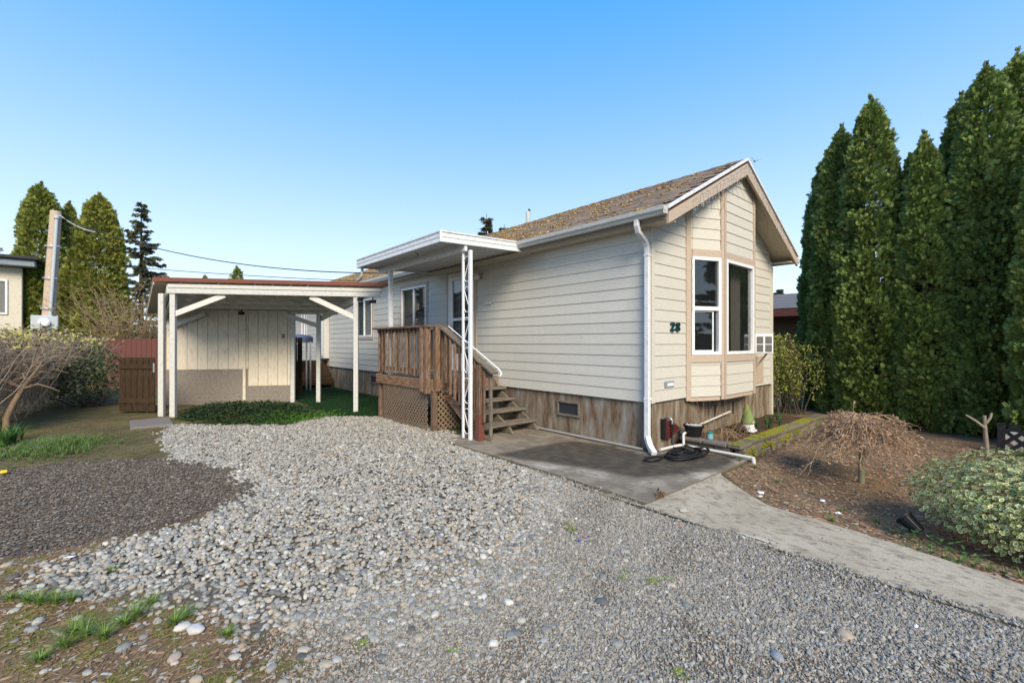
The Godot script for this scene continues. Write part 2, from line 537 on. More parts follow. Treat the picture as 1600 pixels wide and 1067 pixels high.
func sheet(xs: Array, zs: Array, hf: Callable, cf: Callable) -> ArrayMesh:
	var nx := xs.size()
	var nzz := zs.size()
	var v := PackedVector3Array()
	var c := PackedColorArray()
	v.resize(nx * nzz); c.resize(nx * nzz)
	for j in nzz:
		for i in nx:
			v[j * nx + i] = Vector3(xs[i], hf.call(xs[i], zs[j]), zs[j])
			c[j * nx + i] = cf.call(xs[i], zs[j])
	var n := PackedVector3Array()
	n.resize(nx * nzz)
	for j in nzz:
		for i in nx:
			var l := v[j * nx + max(i - 1, 0)]
			var r := v[j * nx + min(i + 1, nx - 1)]
			var u := v[max(j - 1, 0) * nx + i]
			var d := v[min(j + 1, nzz - 1) * nx + i]
			n[j * nx + i] = (d - u).cross(r - l).normalized()
	var ix := PackedInt32Array()
	for j in nzz - 1:
		for i in nx - 1:
			var k := j * nx + i
			ix.append_array([k, k + 1, k + nx, k + 1, k + nx + 1, k + nx])
	var a := []
	a.resize(Mesh.ARRAY_MAX)
	a[Mesh.ARRAY_VERTEX] = v; a[Mesh.ARRAY_NORMAL] = n; a[Mesh.ARRAY_COLOR] = c; a[Mesh.ARRAY_INDEX] = ix
	var m := ArrayMesh.new()
	m.add_surface_from_arrays(Mesh.PRIMITIVE_TRIANGLES, a)
	return m

func ground():
	struct("ground", sheet(axis(-9.5, 6.5, .075), axis(-13.0, 5.0, .075), lay, ground_tone), M.ground, "bare earth and worn grass all round the yard", "ground")

# ---------------------------------------------------------------- concrete
var WET := PackedVector2Array([Vector2(-1.73, -1.28), Vector2(-1.03, -1.29), Vector2(-0.30, -1.20), Vector2(-0.07, -0.56), Vector2(-0.17, 0.03), Vector2(0.41, 0.35), Vector2(0.65, 0.92), Vector2(-0.02, 0.97), Vector2(-0.71, 0.77), Vector2(-1.11, 0.54), Vector2(-1.25, 0.03), Vector2(-1.46, -0.59)])

func slab_tone(x: float, z: float) -> Color:
	var a := nz.get_noise_2d(x * 1.6 + 3, z * 1.6)
	var b := nz.get_noise_2d(x * 5 + 3, z * 5)
	var d := nz.get_noise_2d(x * 17 + 3, z * 17)
	var q := Color(.27, .23, .175)
	# wet and algae-stained part beside the wall, a pale band outside it
	var rim := edge_dist(WET, x + .07 * a + .05 * b, z + .07 * b + .03 * d)
	var wet := clampf(rim * 8.0 + .5, 0, 1)
	var pale := clampf(1.0 - absf(rim + .16) * 5.0, 0, 1) * clampf((z + .9) * 2, 0, 1)
	q = q.lerp(Color(.55, .51, .44), clampf(pale * (.6 + b), 0, .85))
	q = q.lerp(Color(.17, .14, .105), clampf((a + .6 * b + .4 * d) * 3.0 + .4, 0, .8) * (1.0 - wet))
	q = q.lerp(Color(.048, .042, .035).lerp(Color(.095, .075, .052), clampf(.35 + b * 1.5, 0, 1)), wet * .95)
	return q

func walk_tone(x: float, z: float) -> Color:
	var a := nz.get_noise_2d(x * 1.4 + 13, z * 1.4)
	var b := nz.get_noise_2d(x * 6 + 13, z * 6)
	var d := nz.get_noise_2d(x * 21, z * 21 + 5)
	var q := Color(.48, .415, .31).lerp(Color(.40, .34, .25), clampf(.4 + a * 1.3, 0, 1))
	q = q.lerp(Color(.20, .185, .11), clampf((b + .5 * d - .3) * 8.0, 0, .4))
	q = q.lerp(Color(.24, .195, .145), clampf((b + .6 * d - .2) * 4.0, 0, .3))
	return q.lerp(Color(.09, .075, .06), clampf(d * 2.0 - .55, 0, .5))

func span(a: float, b: float, k: int) -> Array:
	var r := []
	for i in k + 1:
		r.append(lerpf(a, b, float(i) / k))
	return r

func skirt_sides(p: Array, y0: float, y1: float, tone: Color) -> ArrayMesh:     # vertical faces round a slab
	var b := MB.new()
	b.tinted = true
	b.col = tone
	var mid := Vector3.ZERO
	for q in p: mid += Vector3(q.x, 0, q.y) / p.size()
	for i in p.size():
		var s: Vector2 = p[i]
		var e: Vector2 = p[(i + 1) % p.size()]
		b.face([Vector3(s.x, y0, s.y), Vector3(e.x, y0, e.y), Vector3(e.x, y1, e.y), Vector3(s.x, y1, s.y)], Vector3((s.x + e.x) / 2, 0, (s.y + e.y) / 2) - mid)
	return b.mesh()

func slab(called: String, label: String, rows: Array, y: float, tone: Callable, side: Color):
	# rows: [z, x from, x to] along the slab; the top is a fine sheet between the two edges
	var k := 70
	var v := []
	for r in rows:
		var line := []
		for i in k + 1:
			var x := lerpf(r[1], r[2], float(i) / k)
			var rough := .012 * nz.get_noise_2d(r[0] * 6.0, i * 3.1) if i == 0 or i == k else 0.0
			line.append(Vector3(x + rough, y + .004 * nz.get_noise_2d(x * 2, r[0] * 2), r[0]))
		v.append(line)
	var b := MB.new()
	b.tinted = true
	var tones := []
	for line in v:
		var row := []
		for p in line: row.append(tone.call(p.x, p.z))
		tones.append(row)
	for j in v.size() - 1:
		for i in k:
			for q in [[[j, i], [j + 1, i], [j + 1, i + 1]], [[j, i], [j + 1, i + 1], [j, i + 1]]]:
				for m in [0, 2, 1]:
					b.v.append(v[q[m][0]][q[m][1]]); b.n.append(Vector3.UP); b.c.append(tones[q[m][0]][q[m][1]])
	b.col = side
	var last := v.size() - 1
	var down := Vector3(0, -.14, 0)
	for j in last:
		b.face([v[j][0], v[j + 1][0], v[j + 1][0] + down, v[j][0] + down], Vector3.LEFT)
		b.face([v[j][k], v[j + 1][k], v[j + 1][k] + down, v[j][k] + down], Vector3.RIGHT)
	for i in k:
		b.face([v[0][i], v[0][i + 1], v[0][i + 1] + down, v[0][i] + down], Vector3.FORWARD)
		b.face([v[last][i], v[last][i + 1], v[last][i + 1] + down, v[last][i] + down], Vector3.BACK)
	struct(called, b.mesh(), M.concrete, label, "pavement")

func paving():
	var rows := []
	for z in span(-2.55, 1.022, 110):
		rows.append([z, -1.72 - .03 * clampf(z, 0, 1), .68 if z > .02 else .02])
	# the strip right of the corner only runs in front of the end wall
	var fixed := []
	for r in rows:
		fixed.append(r)
	slab("concrete_pad", "stained concrete pad along the house with dark wet patch", fixed, .014, slab_tone, Color(.17, .145, .10))
	rows = []
	for z in span(1.030, 6.0, 150):
		var right: float
		if z < 1.77:
			right = lerpf(-.22, -.93, pow((z - 1.03) / .74, .8))
		elif z < 2.7:
			right = lerpf(-.93, -1.07, (z - 1.77) / .93)
		else:
			right = lerpf(-1.07, -1.22, clampf((z - 2.7) / .62, 0, 1))
		rows.append([z, -1.80 - .05 * clampf((z - 1) * 1.5, 0, 1), right])
	slab("concrete_path", "weathered concrete path leading away from the pad past the bush", rows, .006, walk_tone, Color(.17, .15, .105))

# ---------------------------------------------------------------- stones
func ico(sub: int) -> Array:
	var t := (1.0 + sqrt(5.0)) / 2.0
	var v := [Vector3(-1, t, 0), Vector3(1, t, 0), Vector3(-1, -t, 0), Vector3(1, -t, 0), Vector3(0, -1, t), Vector3(0, 1, t), Vector3(0, -1, -t), Vector3(0, 1, -t), Vector3(t, 0, -1), Vector3(t, 0, 1), Vector3(-t, 0, -1), Vector3(-t, 0, 1)]
	for i in v.size(): v[i] = v[i].normalized()
	var f := [[0, 11, 5], [0, 5, 1], [0, 1, 7], [0, 7, 10], [0, 10, 11], [1, 5, 9], [5, 11, 4], [11, 10, 2], [10, 7, 6], [7, 1, 8], [3, 9, 4], [3, 4, 2], [3, 2, 6], [3, 6, 8], [3, 8, 9], [4, 9, 5], [2, 4, 11], [6, 2, 10], [8, 6, 7], [9, 8, 1]]
	for s in sub:
		var mid := {}
		var g := []
		for q in f:
			var m := []
			for e in [[q[0], q[1]], [q[1], q[2]], [q[2], q[0]]]:
				var key := "%d_%d" % [min(e[0], e[1]), max(e[0], e[1])]
				if not mid.has(key):
					mid[key] = v.size()
					v.append(((v[e[0]] + v[e[1]]) as Vector3).normalized())
				m.append(mid[key])
			g.append([q[0], m[0], m[2]]); g.append([q[1], m[1], m[0]]); g.append([q[2], m[2], m[1]]); g.append([m[0], m[1], m[2]])
		f = g
	return [v, f]

func pebble_mesh(sub: int, bump: float, seed_: int, smooth: bool, squash := Vector3.ONE) -> ArrayMesh:
	var q := ico(sub)
	var f := FastNoiseLite.new()
	f.seed = seed_; f.frequency = .75
	var v := []
	for p in q[0]:
		v.append(p * (1.0 + bump * f.get_noise_3dv(p * 1.6)) * squash)
	var b := MB.new()
	if not smooth:
		for t in q[1]: b.face([v[t[0]], v[t[1]], v[t[2]]], v[t[0]] + v[t[1]] + v[t[2]])
		return b.mesh()
	var n := []
	for p in v: n.append(Vector3.ZERO)
	for t in q[1]:
		var k: Vector3 = (v[t[1]] - v[t[0]]).cross(v[t[2]] - v[t[0]])
		if k.dot(v[t[0]]) < 0: k = -k
		for i in 3: n[t[i]] += k
	for t in q[1]:
		var k: Vector3 = (v[t[1]] - v[t[0]]).cross(v[t[2]] - v[t[0]])
		var a: int = t[0]
		var d: int = t[1]
		var e: int = t[2]
		if k.dot(v[a]) < 0:
			d = t[2]; e = t[1]
		b.t3(v[a], v[d], v[e], n[a].normalized(), n[d].normalized(), n[e].normalized())
	return b.mesh()

func stone_tone() -> Color:
	var r := rng.randf()
	var q: Color
	if r < .42: q = Color(.30, .29, .26).lerp(Color(.47, .455, .42), rng.randf())
	elif r < .62: q = Color(.16, .168, .168).lerp(Color(.28, .285, .28), rng.randf())
	elif r < .83: q = Color(.36, .30, .225).lerp(Color(.50, .44, .35), rng.randf())
	elif r < .92: q = Color(.52, .505, .465).lerp(Color(.66, .64, .59), rng.randf())
	elif r < .985: q = Color(.09, .09, .088).lerp(Color(.16, .145, .13), rng.randf())
	else: q = Color(.28, .18, .11).lerp(Color(.38, .25, .15), rng.randf())
	return Color(q.r * .93, q.g * .915, q.b * .865)

func spin() -> Basis:
	return Basis(Vector3(rf(-1, 1), rf(-1, 1), rf(-1, 1)).normalized(), rf(0, TAU))

func gravel():
	# rounded river rock
	var xf := []
	var cols := []
	var mesh := pebble_mesh(2, .30, 3, true)
	for i in 72000:
		var x := rf(-5.95, -1.15)
		var z := rf(-7.0, 1.5)
		var wob := .16 * nz.get_noise_2d(x * 2.1, z * 2.1) + rf(-.12, .12)
		var d := edge_at("river", RIVER, x, z)
		if d + wob < 0.0:
			continue
		var s := rf(.0090, .0160) + (rf(0, .009) if rng.randf() < .14 else 0.0)
		var low := 1.0 if d > .25 else 0.0
		var bs := Basis(Vector3.UP, rf(0, TAU)) * Basis(Vector3(1, 0, 0), rf(-.5, .5)) * Basis(Vector3(0, 0, 1), rf(-.5, .5))
		bs = bs.scaled_local(Vector3(s * rf(1.0, 1.5), s * rf(.55, .85), s * rf(.85, 1.15)))
		xf.append(Transform3D(bs, Vector3(x, lay(x, z) + s * .35 + rf(0, .022) * low, z)))
		cols.append(stone_tone().lerp(Color(.33, .315, .28), .18))
	var o := scatter("river_rock_gravel", mesh, M.stone, xf, cols)
	tag(o, "rounded grey and tan river rock spread in front of the steps", "gravel", "", "stuff")
	# small crushed stone with bald spots of dirt
	xf = []; cols = []
	mesh = pebble_mesh(1, .55, 8, false, Vector3(1.1, .7, .95))
	for i in 300000:
		var z := rf(-.7, 3.6)
		var x := rf(-5.2, -1.72)
		if z > 2.0 and x < -4.2: continue
		var d := edge_at("fine", FINE, x, z) + .14 * nz.get_noise_2d(x * 2.4, z * 2.4) + rf(-.1, .1)
		if d < 0.0: continue
		if x > -1.84 + absf(rf(-.16, .16)) * rng.randf() or (z < 1.0 and x > -1.70): continue
		var bald := nz.get_noise_2d(x * 1.1 + 50, z * 1.1)
		if rng.randf() < clampf(bald * 2.0 - .10, 0, .5): continue
		var s := rf(.0028, .0064)
		if rng.randf() < .07: s = rf(.0075, .012)
		var bs := spin().scaled_local(Vector3(s * rf(.9, 1.4), s * rf(.6, .95), s * rf(.8, 1.1)))
		xf.append(Transform3D(bs, Vector3(x, (lay(x, z) if x < -1.86 else .008) + s * .3 + rf(0, .006), z)))
		cols.append(stone_tone().lerp(Color(.25, .235, .21), .4) * rf(.72, 1.0))
	o = scatter("crushed_gravel", mesh, M.stone_matte, xf, cols)
	tag(o, "fine grey crushed gravel of the drive beside the concrete path", "gravel", "", "stuff")
	# stray stones in the earth at the edge of the river rock
	xf = []; cols = []
	mesh = pebble_mesh(2, .28, 21, true)
	for i in 1500:
		var x := rf(-6.4, -2.4)
		var z := rf(-1.2, 2.6)
		var d := edge_at("river", RIVER, x, z)
		if d > 0.0 or rng.randf() > exp(d * (2.4 if x > -4.9 else 3.2)) * .9: continue
		var s := rf(.011, .026)
		var bs := Basis(Vector3.UP, rf(0, TAU)).scaled_local(Vector3(s * rf(1, 1.4), s * rf(.5, .75), s))
		xf.append(Transform3D(bs, Vector3(x, lay(x, z) + s * .3, z)))
		cols.append(stone_tone())
	o = scatter("stray_pebbles", mesh, M.stone, xf, cols)
	tag(o, "loose rounded pebbles strayed onto the bare earth and drive", "pebbles", "", "stuff")
	# dark leaf and bark litter of the patch beside the rock
	xf = []; cols = []
	mesh = pebble_mesh(1, .5, 31, false, Vector3(1.5, .35, .8))
	for i in 34000:
		var x := rf(-7.0, -4.2)
		var z := rf(-4.8, -1.1)
		if edge_at("mulch", MULCH, x, z) + rf(-.16, .10) + .1 * nz.get_noise_2d(x * 3, z * 3) < 0: continue
		var s := rf(.004, .011)
		xf.append(Transform3D(Basis(Vector3.UP, rf(0, TAU)) * Basis(Vector3(1, 0, 0), rf(-.5, .5)) * Basis.from_scale(Vector3.ONE * s), Vector3(x, lay(x, z) + rf(0, .012), z)))
		var k := rng.randf()
		var q := Color(.085, .067, .05).lerp(Color(.185, .152, .118), rng.randf())
		if k < .04: q = Color(.17, .10, .05)
		elif k < .12: q = Color(.25, .23, .205)
		cols.append(q)
	o = scatter("bark_litter", mesh, M.stone_matte, xf, cols)
	tag(o, "dark brown bark and leaf litter patch beside the river rock", "litter", "", "stuff")
	# crumbs on the bare earth of the near left corner
	xf = []; cols = []
	for i in 9000:
		var x := rf(-6.6, -4.6)
		var z := rf(-1.3, 1.8)
		if edge_at("river", RIVER, x, z) > .0 or edge_at("fine", FINE, x, z) > .1: continue
		var s := rf(.003, .010)
		xf.append(Transform3D(Basis(Vector3.UP, rf(0, TAU)) * Basis(Vector3(1, 0, 0), rf(-.5, .5)) * Basis.from_scale(Vector3(s * rf(.8, 2.2), s, s)), Vector3(x, lay(x, z) + rf(0, .006), z)))
		var q := Color(.13, .085, .05).lerp(Color(.30, .20, .12), rng.randf())
		if rng.randf() < .22: q = Color(.34, .32, .28)
		cols.append(q)
	o = scatter("earth_litter", mesh, M.stone_matte, xf, cols)
	tag(o, "brown crumbs and bark on the bare earth below the river rock", "litter", "", "stuff")
	# specks of earth and leaf blown onto the path
	xf = []; cols = []
	for i in 420:
		var z := rf(1.05, 3.5)
		var x := rf(-1.83, -.3)
		if inside(BED, x + .03, z): continue
		if nz.get_noise_2d(x * 4.0, z * 4.0) < rf(-.2, .35): continue
		var s := rf(.0012, .0048)
		xf.append(Transform3D(Basis(Vector3.UP, rf(0, TAU)) * Basis.from_scale(Vector3(s * rf(1, 2), s, s)), Vector3(x, .011, z)))
		cols.append(Color(.05, .035, .025).lerp(Color(.20, .14, .09), rng.randf()))
	o = scatter("path_specks", mesh, M.stone_matte, xf, cols)
	tag(o, "dark specks of earth and leaf lying on the concrete path", "litter", "", "stuff")
	# brown crumbs, needles and dead leaves on the planting bed
	xf = []; cols = []
	for i in 30000:
		var x := rf(-1.2, 4.8)
		var z := rf(.95, 4.2)
		if edge_at("bed", BED, x, z) < .02: continue
		if rng.randf() > .35 + .65 * clampf(.5 + nz.get_noise_2d(x * 2.2, z * 2.2) * 1.6, 0, 1): continue
		var s := rf(.004, .013)
		xf.append(Transform3D(Basis(Vector3.UP, rf(0, TAU)) * Basis(Vector3(1, 0, 0), rf(-.5, .5)) * Basis.from_scale(Vector3(s * rf(.8, 1.8), s, s)), Vector3(x, lay(x, z) + rf(0, .008), z)))
		var k := rng.randf()
		var q := Color(.11, .075, .048).lerp(Color(.25, .165, .10), rng.randf())
		if k < .22: q = Color(.30, .165, .09).lerp(Color(.38, .235, .145), rng.randf())
		elif k < .30: q = Color(.33, .28, .21)
		cols.append(q)
	o = scatter("soil_litter", mesh, M.stone_matte, xf, cols)
	tag(o, "crumbs, bark and dead leaves over the planting bed", "litter", "", "stuff")

# ---------------------------------------------------------------- the house
const WID := 4.34
const LEN := 18.0
const COURSE := 0.159
const SILL := 0.68
const PEAK := 4.45
const PITCH := 0.512

func roof_top(x: float) -> float:
	return PEAK - PITCH * absf(x - WID / 2)

func clip(poly: PackedVector2Array, a: float, b: float, c: float) -> PackedVector2Array:   # keep a*x + b*y <= c
	var r := PackedVector2Array()
	for i in poly.size():
		var p := poly[i]
		var q := poly[(i + 1) % poly.size()]
		var dp := a * p.x + b * p.y - c
		var dq := a * q.x + b * q.y - c
		if dp <= 0: r.append(p)
		if (dp < 0 and dq > 0) or (dp > 0 and dq < 0):
			r.append(p.lerp(q, dp / (dp - dq)))
	return r

func under_gable(poly: PackedVector2Array, o: Vector3, s: Vector3, drop: float) -> PackedVector2Array:
	# y <= PEAK - drop - PITCH * |x - WID/2| with x = o.x + s.x * u
	var top := PEAK - drop
	poly = clip(poly, -PITCH * s.x, 1.0, top + PITCH * (o.x - WID / 2))
	if poly.size() < 3: return poly
	return clip(poly, PITCH * s.x, 1.0, top - PITCH * (o.x - WID / 2))

func lap_board(parent: Node, o: Vector3, s: Vector3, n: Vector3, poly: PackedVector2Array, y0: float):
	var b := MB.new()
	var f := []
	var k := []
	for p in poly:
		var t := lerpf(.0135, .004, clampf((p.y - y0) / COURSE, 0, 1))
		f.append(o + s * p.x + Vector3.UP * p.y + n * t)
		k.append(o + s * p.x + Vector3.UP * p.y - n * .003)
	b.face(f, n)
	var mid := Vector3.ZERO
	for p in f: mid += p / f.size()
	for i in f.size():
		var j := (i + 1) % f.size()
		b.face([f[i], f[j], k[j], k[i]], (f[i] + f[j]) * .5 - mid)
	part("siding_board", b.mesh(), M["siding%d" % (rng.randi() % 4)], parent)

func cover(parent: Node, o: Vector3, s: Vector3, n: Vector3, u0: float, u1: float, top: float, holes: Array, gable := false, joints := 0.0):
	# courses of lap siding between u0 and u1, cut round holes [u0, u1, y0, y1]
	var k := 0
	while SILL + k * COURSE < top - .01:
		var y0 := SILL + k * COURSE
		var y1: float = min(y0 + COURSE, top)
		var cuts := [u0, u1]
		if joints > 0:
			var j := .38 + .82 * (k % 4)
			while j < u1:
				if j > u0 + .1 and j < u1 - .1: cuts.append(j)
				j += joints
		for h in holes:
			if h[3] > y0 + .001 and h[2] < y1 - .001:
				for e in [h[0], h[1]]:
					if e > u0 and e < u1: cuts.append(e)
		cuts.sort()
		for i in cuts.size() - 1:
			if cuts[i + 1] - cuts[i] < .01: continue
			var m: float = (cuts[i] + cuts[i + 1]) / 2
			var bands := [[y0, y1]]
			for h in holes:
				if m > h[0] and m < h[1]:
					var left := []
					for q in bands:
						if h[2] > q[0] + .004: left.append([q[0], min(q[1], h[2])])
						if h[3] < q[1] - .004: left.append([max(q[0], h[3]), q[1]])
						if (h[2] >= q[1] or h[3] <= q[0]) and left.is_empty(): left.append(q)
					bands = left
			for q in bands:
				if q[1] - q[0] < .006: continue
				var poly := PackedVector2Array([Vector2(cuts[i] + .0012, q[0] + .001), Vector2(cuts[i + 1] - .0012, q[0] + .001), Vector2(cuts[i + 1] - .0012, q[1]), Vector2(cuts[i] + .0012, q[1])])
				if gable:
					poly = under_gable(poly, o, s, .125)
				if poly.size() >= 3:
					lap_board(parent, o, s, n, poly, y0)
		k += 1

func sheathing(b: MB, o: Vector3, s: Vector3, n: Vector3, u0: float, u1: float, y0: float, y1: float, holes: Array, thick: float):
	var us := [u0, u1]
	var ys := [y0, y1]
	for h in holes:
		us.append(h[0]); us.append(h[1]); ys.append(h[2]); ys.append(h[3])
	us.sort(); ys.sort()
	for i in us.size() - 1:
		for j in ys.size() - 1:
			if us[i + 1] - us[i] < .001 or ys[j + 1] - ys[j] < .001: continue
			var m := Vector2((us[i] + us[i + 1]) / 2, (ys[j] + ys[j + 1]) / 2)
			var open := false
			for h in holes:
				if m.x > h[0] and m.x < h[1] and m.y > h[2] and m.y < h[3]: open = true
			if open: continue
			b.obox(Transform3D(Basis(s, Vector3.UP, s.cross(Vector3.UP)), o + s * m.x + Vector3.UP * m.y - n * (thick / 2 + .004)), Vector3(us[i + 1] - us[i], ys[j + 1] - ys[j], thick))

func bar_in(b: MB, o: Vector3, s: Vector3, n: Vector3, u0: float, u1: float, y0: float, y1: float, t0: float, t1: float, bev := .003):
	b.obox(Transform3D(Basis(s, Vector3.UP, s.cross(Vector3.UP)), o + s * ((u0 + u1) / 2) + Vector3.UP * ((y0 + y1) / 2) + n * ((t0 + t1) / 2)), Vector3(absf(u1 - u0), absf(y1 - y0), absf(t1 - t0)), bev)

func frame_in(b: MB, o: Vector3, s: Vector3, n: Vector3, u0: float, u1: float, y0: float, y1: float, w: float, t0: float, t1: float):
	bar_in(b, o, s, n, u0, u1, y0, y0 + w, t0, t1); bar_in(b, o, s, n, u0, u1, y1 - w, y1, t0, t1)
	bar_in(b, o, s, n, u0, u0 + w, y0 + w, y1 - w, t0, t1); bar_in(b, o, s, n, u1 - w, u1, y0 + w, y1 - w, t0, t1)

func flat_part(called: String, m: Material, parent: Node, o: Vector3, s: Vector3, n: Vector3, u0: float, u1: float, y0: float, y1: float, t0: float, t1: float, bev := .003) -> MeshInstance3D:
	var b := MB.new()
	bar_in(b, o, s, n, u0, u1, y0, y1, t0, t1, bev)
	return part(called, b.mesh(), m, parent)

func casing(parent: Node, o: Vector3, s: Vector3, n: Vector3, h: Array, w: float, m: Material):
	flat_part("casing", m, parent, o, s, n, h[0] - w, h[1] + w, h[3], h[3] + w, 0, .026)
	flat_part("casing", m, parent, o, s, n, h[0] - w, h[1] + w, h[2] - w, h[2], 0, .026)
	flat_part("casing", m, parent, o, s, n, h[0] - w, h[0], h[2], h[3], 0, .025)
	flat_part("casing", m, parent, o, s, n, h[1], h[1] + w, h[2], h[3], 0, .025)

func slider(parent: Node, o: Vector3, s: Vector3, n: Vector3, h: Array, kind: String) -> MeshInstance3D:
	var b := MB.new()
	frame_in(b, o, s, n, h[0], h[1], h[2], h[3], .05, -.05, .034)
	var win := part("window", b.mesh(), M.vinyl, parent)
	var mid: float = (h[0] + h[1]) / 2
	if kind == "slide":
		flat_part("mullion", M.vinyl, win, o, s, n, mid - .025, mid + .025, h[2] + .05, h[3] - .05, -.03, .022)
		flat_part("pane", M.glass, win, o, s, n, h[0] + .05, mid - .025, h[2] + .05, h[3] - .05, -.012, -.006, 0)
		flat_part("pane", M.glass, win, o, s, n, mid + .025, h[1] - .05, h[2] + .05, h[3] - .05, -.004, .002, 0)
	elif kind == "hung":
		var y := lerpf(h[2], h[3], .475)
		flat_part("mullion", M.vinyl, win, o, s, n, h[0] + .05, h[1] - .05, y - .03, y + .03, -.03, .03)
		var q := MB.new()
		frame_in(q, o, s, n, h[0] + .05, h[1] - .12, h[2] + .05, y - .03, .022, -.02, .0)
		part("sash", q.mesh(), M.vinyl, win)
		flat_part("pane", M.glass, win, o, s, n, h[0] + .05, h[1] - .05, y + .03, h[3] - .05, -.004, .002, 0)
		flat_part("pane", M.glass, win, o, s, n, h[0] + .072, h[1] - .142, h[2] + .072, y - .052, -.014, -.008, 0)
		flat_part("pane", M.glass, win, o, s, n, h[1] - .118, h[1] - .05, h[2] + .05, y - .03, -.030, -.024, 0)
	else:
		flat_part("pane", M.glass, win, o, s, n, h[0] + .05, h[1] - .05, h[2] + .05, h[3] - .05, -.012, -.006, 0)
	return win

func house():
	var t := thing("mobile_home", "long cream mobile home with lap siding, mossy brown roof and plywood skirting", "house")
	# ---- long wall: u runs away from the corner, along -z
	var o := Vector3.ZERO
	var s := Vector3(0, 0, -1)
	var n := Vector3(-1, 0, 0)
	var w2 := [5.92, 7.16, 1.76, 2.86]
	var w3 := [8.94, 10.10, 1.66, 2.77]
	var w4 := [14.9, 15.6, 1.7, 2.75]
	var dr := [4.02, 4.96, .90, 2.97]
	var b := MB.new()
	sheathing(b, o, s, n, .1, LEN, SILL + .006, 3.22, [w2, w3, w4, dr], .1)
	var lw := part("side_wall", b.mesh(), M.trim, t)
	var c := .075
	var holes := []
	for h in [w2, w3, w4]: holes.append([h[0] - c, h[1] + c, h[2] - c, h[3] + c])
	holes.append([3.94, 5.04, 0.6, 3.06])
	holes.append([12.45, 13.35, 0.6, 2.95])
	cover(lw, o, s, n, .09, LEN, 3.115, holes, false, 3.28)
	for h in [w2, w3, w4]:
		casing(t, o, s, n, h, c, M.trim)
	var wi := slider(t, o, s, n, w2, "slide")
	flat_part("blind", M.blind, wi, o, s, n, 6.6, 7.13, 1.78, 2.84, -.10, -.095, 0)
	flat_part("blind", M.blind, wi, o, s, n, 5.95, 6.5, 1.78, 2.25, -.10, -.095, 0)
	wi = slider(t, o, s, n, w3, "slide")
	curtain(wi, Vector3(.10, 0, -9.48), Vector3(0, 0, 1), .50, 1.68, 2.74, M.curtain)
	flat_part("curtain", M.curtain_green, wi, o, s, n, 9.55, 10.08, 1.68, 2.74, -.14, -.135, 0)
	slider(t, o, s, n, w4, "slide")
	# corner boards and frieze
	flat_part("corner_board", M.siding1, t, o, s, n, -.002, .088, SILL - .01, 3.12, -.05, .024)
	flat_part("frieze_board", M.trim_dirty, t, o, s, n, .09, LEN, 3.115, 3.20, 0, .03)
	# door
	b = MB.new()
	frame_in(b, o, s, n, dr[0], dr[1], dr[2], dr[3], .055, -.08, .03)
	var d := part("door", b.mesh(), M.vinyl, t)
	b = MB.new()
	frame_in(b, o, s, n, 4.08, 4.90, .93, 2.91, .085, -.02, .022)
	bar_in(b, o, s, n, 4.165, 4.815, 1.96, 2.02, -.018, .020)
	bar_in(b, o, s, n, 4.165, 4.815, 1.00, 1.26, -.016, .018)
	part("storm_door_frame", b.mesh(), M.vinyl, d)
	flat_part("pane", M.glass, d, o, s, n, 4.165, 4.815, 2.02, 2.83, -.004, .002, 0)
	flat_part("pane", M.glass, d, o, s, n, 4.165, 4.815, 1.26, 1.96, -.004, .002, 0)
	b = MB.new()
	bar_in(b, o, s, n, 4.06, 4.92, .92, 2.93, -.10, -.06)
	part("inner_door", b.mesh(), M.blind, d)
	b = MB.new()
	for i in 3:
		bar_in(b, o, s, n, 4.30 + .17 * i, 4.318 + .17 * i, 1.3, 2.8, -.058, -.05, 0)
	for i in 4:
		bar_in(b, o, s, n, 4.17, 4.81, 1.45 + .34 * i, 1.468 + .34 * i, -.0585, -.0505, 0)
	part("grille", b.mesh(), M.vinyl, d)
	b = MB.new()
	b.tube([Vector3(-.02, 1.80, -4.13), Vector3(-.06, 1.80, -4.13), Vector3(-.075, 1.76, -4.13), Vector3(-.06, 1.68, -4.13), Vector3(-.02, 1.67, -4.13)], .011, 8)
	b.box(Vector3(-.035, 1.62, -4.155), Vector3(-.021, 1.85, -4.105), .004)
	part("handle", b.mesh(), M.dark, d)
	flat_part("casing", M.trim, t, o, s, n, 3.94, 4.02, .88, 3.06, 0, .028)
	flat_part("casing", M.trim, t, o, s, n, 4.96, 5.04, .88, 3.06, 0, .028)
	flat_part("casing", M.trim, t, o, s, n, 4.02, 4.96, 2.97, 3.06, 0, .0275)
	# porch lamp
	b = MB.new()
	b.obox(Transform3D(Basis(), Vector3(-.03, 2.83, -3.80)), Vector3(.03, .13, .12), .006)
	b.bar(Vector3(-.04, 2.86, -3.80), Vector3(-.12, 2.86, -3.80), .04, .04)
	var lamp := part("wall_lamp", b.mesh(), M.trim, t)
	b = MB.new()
	b.lathe([Vector2(.0, -.075), Vector2(.04, -.068), Vector2(.066, -.04), Vector2(.072, 0), Vector2(.062, .035), Vector2(.045, .055)], 18, Transform3D(Basis(), Vector3(-.12, 2.80, -3.80)))
	part("globe", b.mesh(), M.lamp_glass, lamp)
	b = MB.new()
	b.lathe([Vector2(.05, 0), Vector2(.05, .03), Vector2(0, .035)], 18, Transform3D(Basis(), Vector3(-.12, 2.85, -3.80)))
	part("cap", b.mesh(), M.trim, lamp)
	b = MB.new()
	b.bar(Vector3(-.03, 2.26, -3.50), Vector3(-.03, 2.26, -3.66), .03, .012)
	b.obox(Transform3D(Basis(), Vector3(-.035, 2.265, -3.47)), Vector3(.02, .05, .05), .004)
	part("bracket", b.mesh(), M.steel, t)
	# second entrance far along the wall
	b = MB.new()
	b.box(Vector3(-.20, .95, -13.30), Vector3(-.006, 2.93, -12.47), .006)
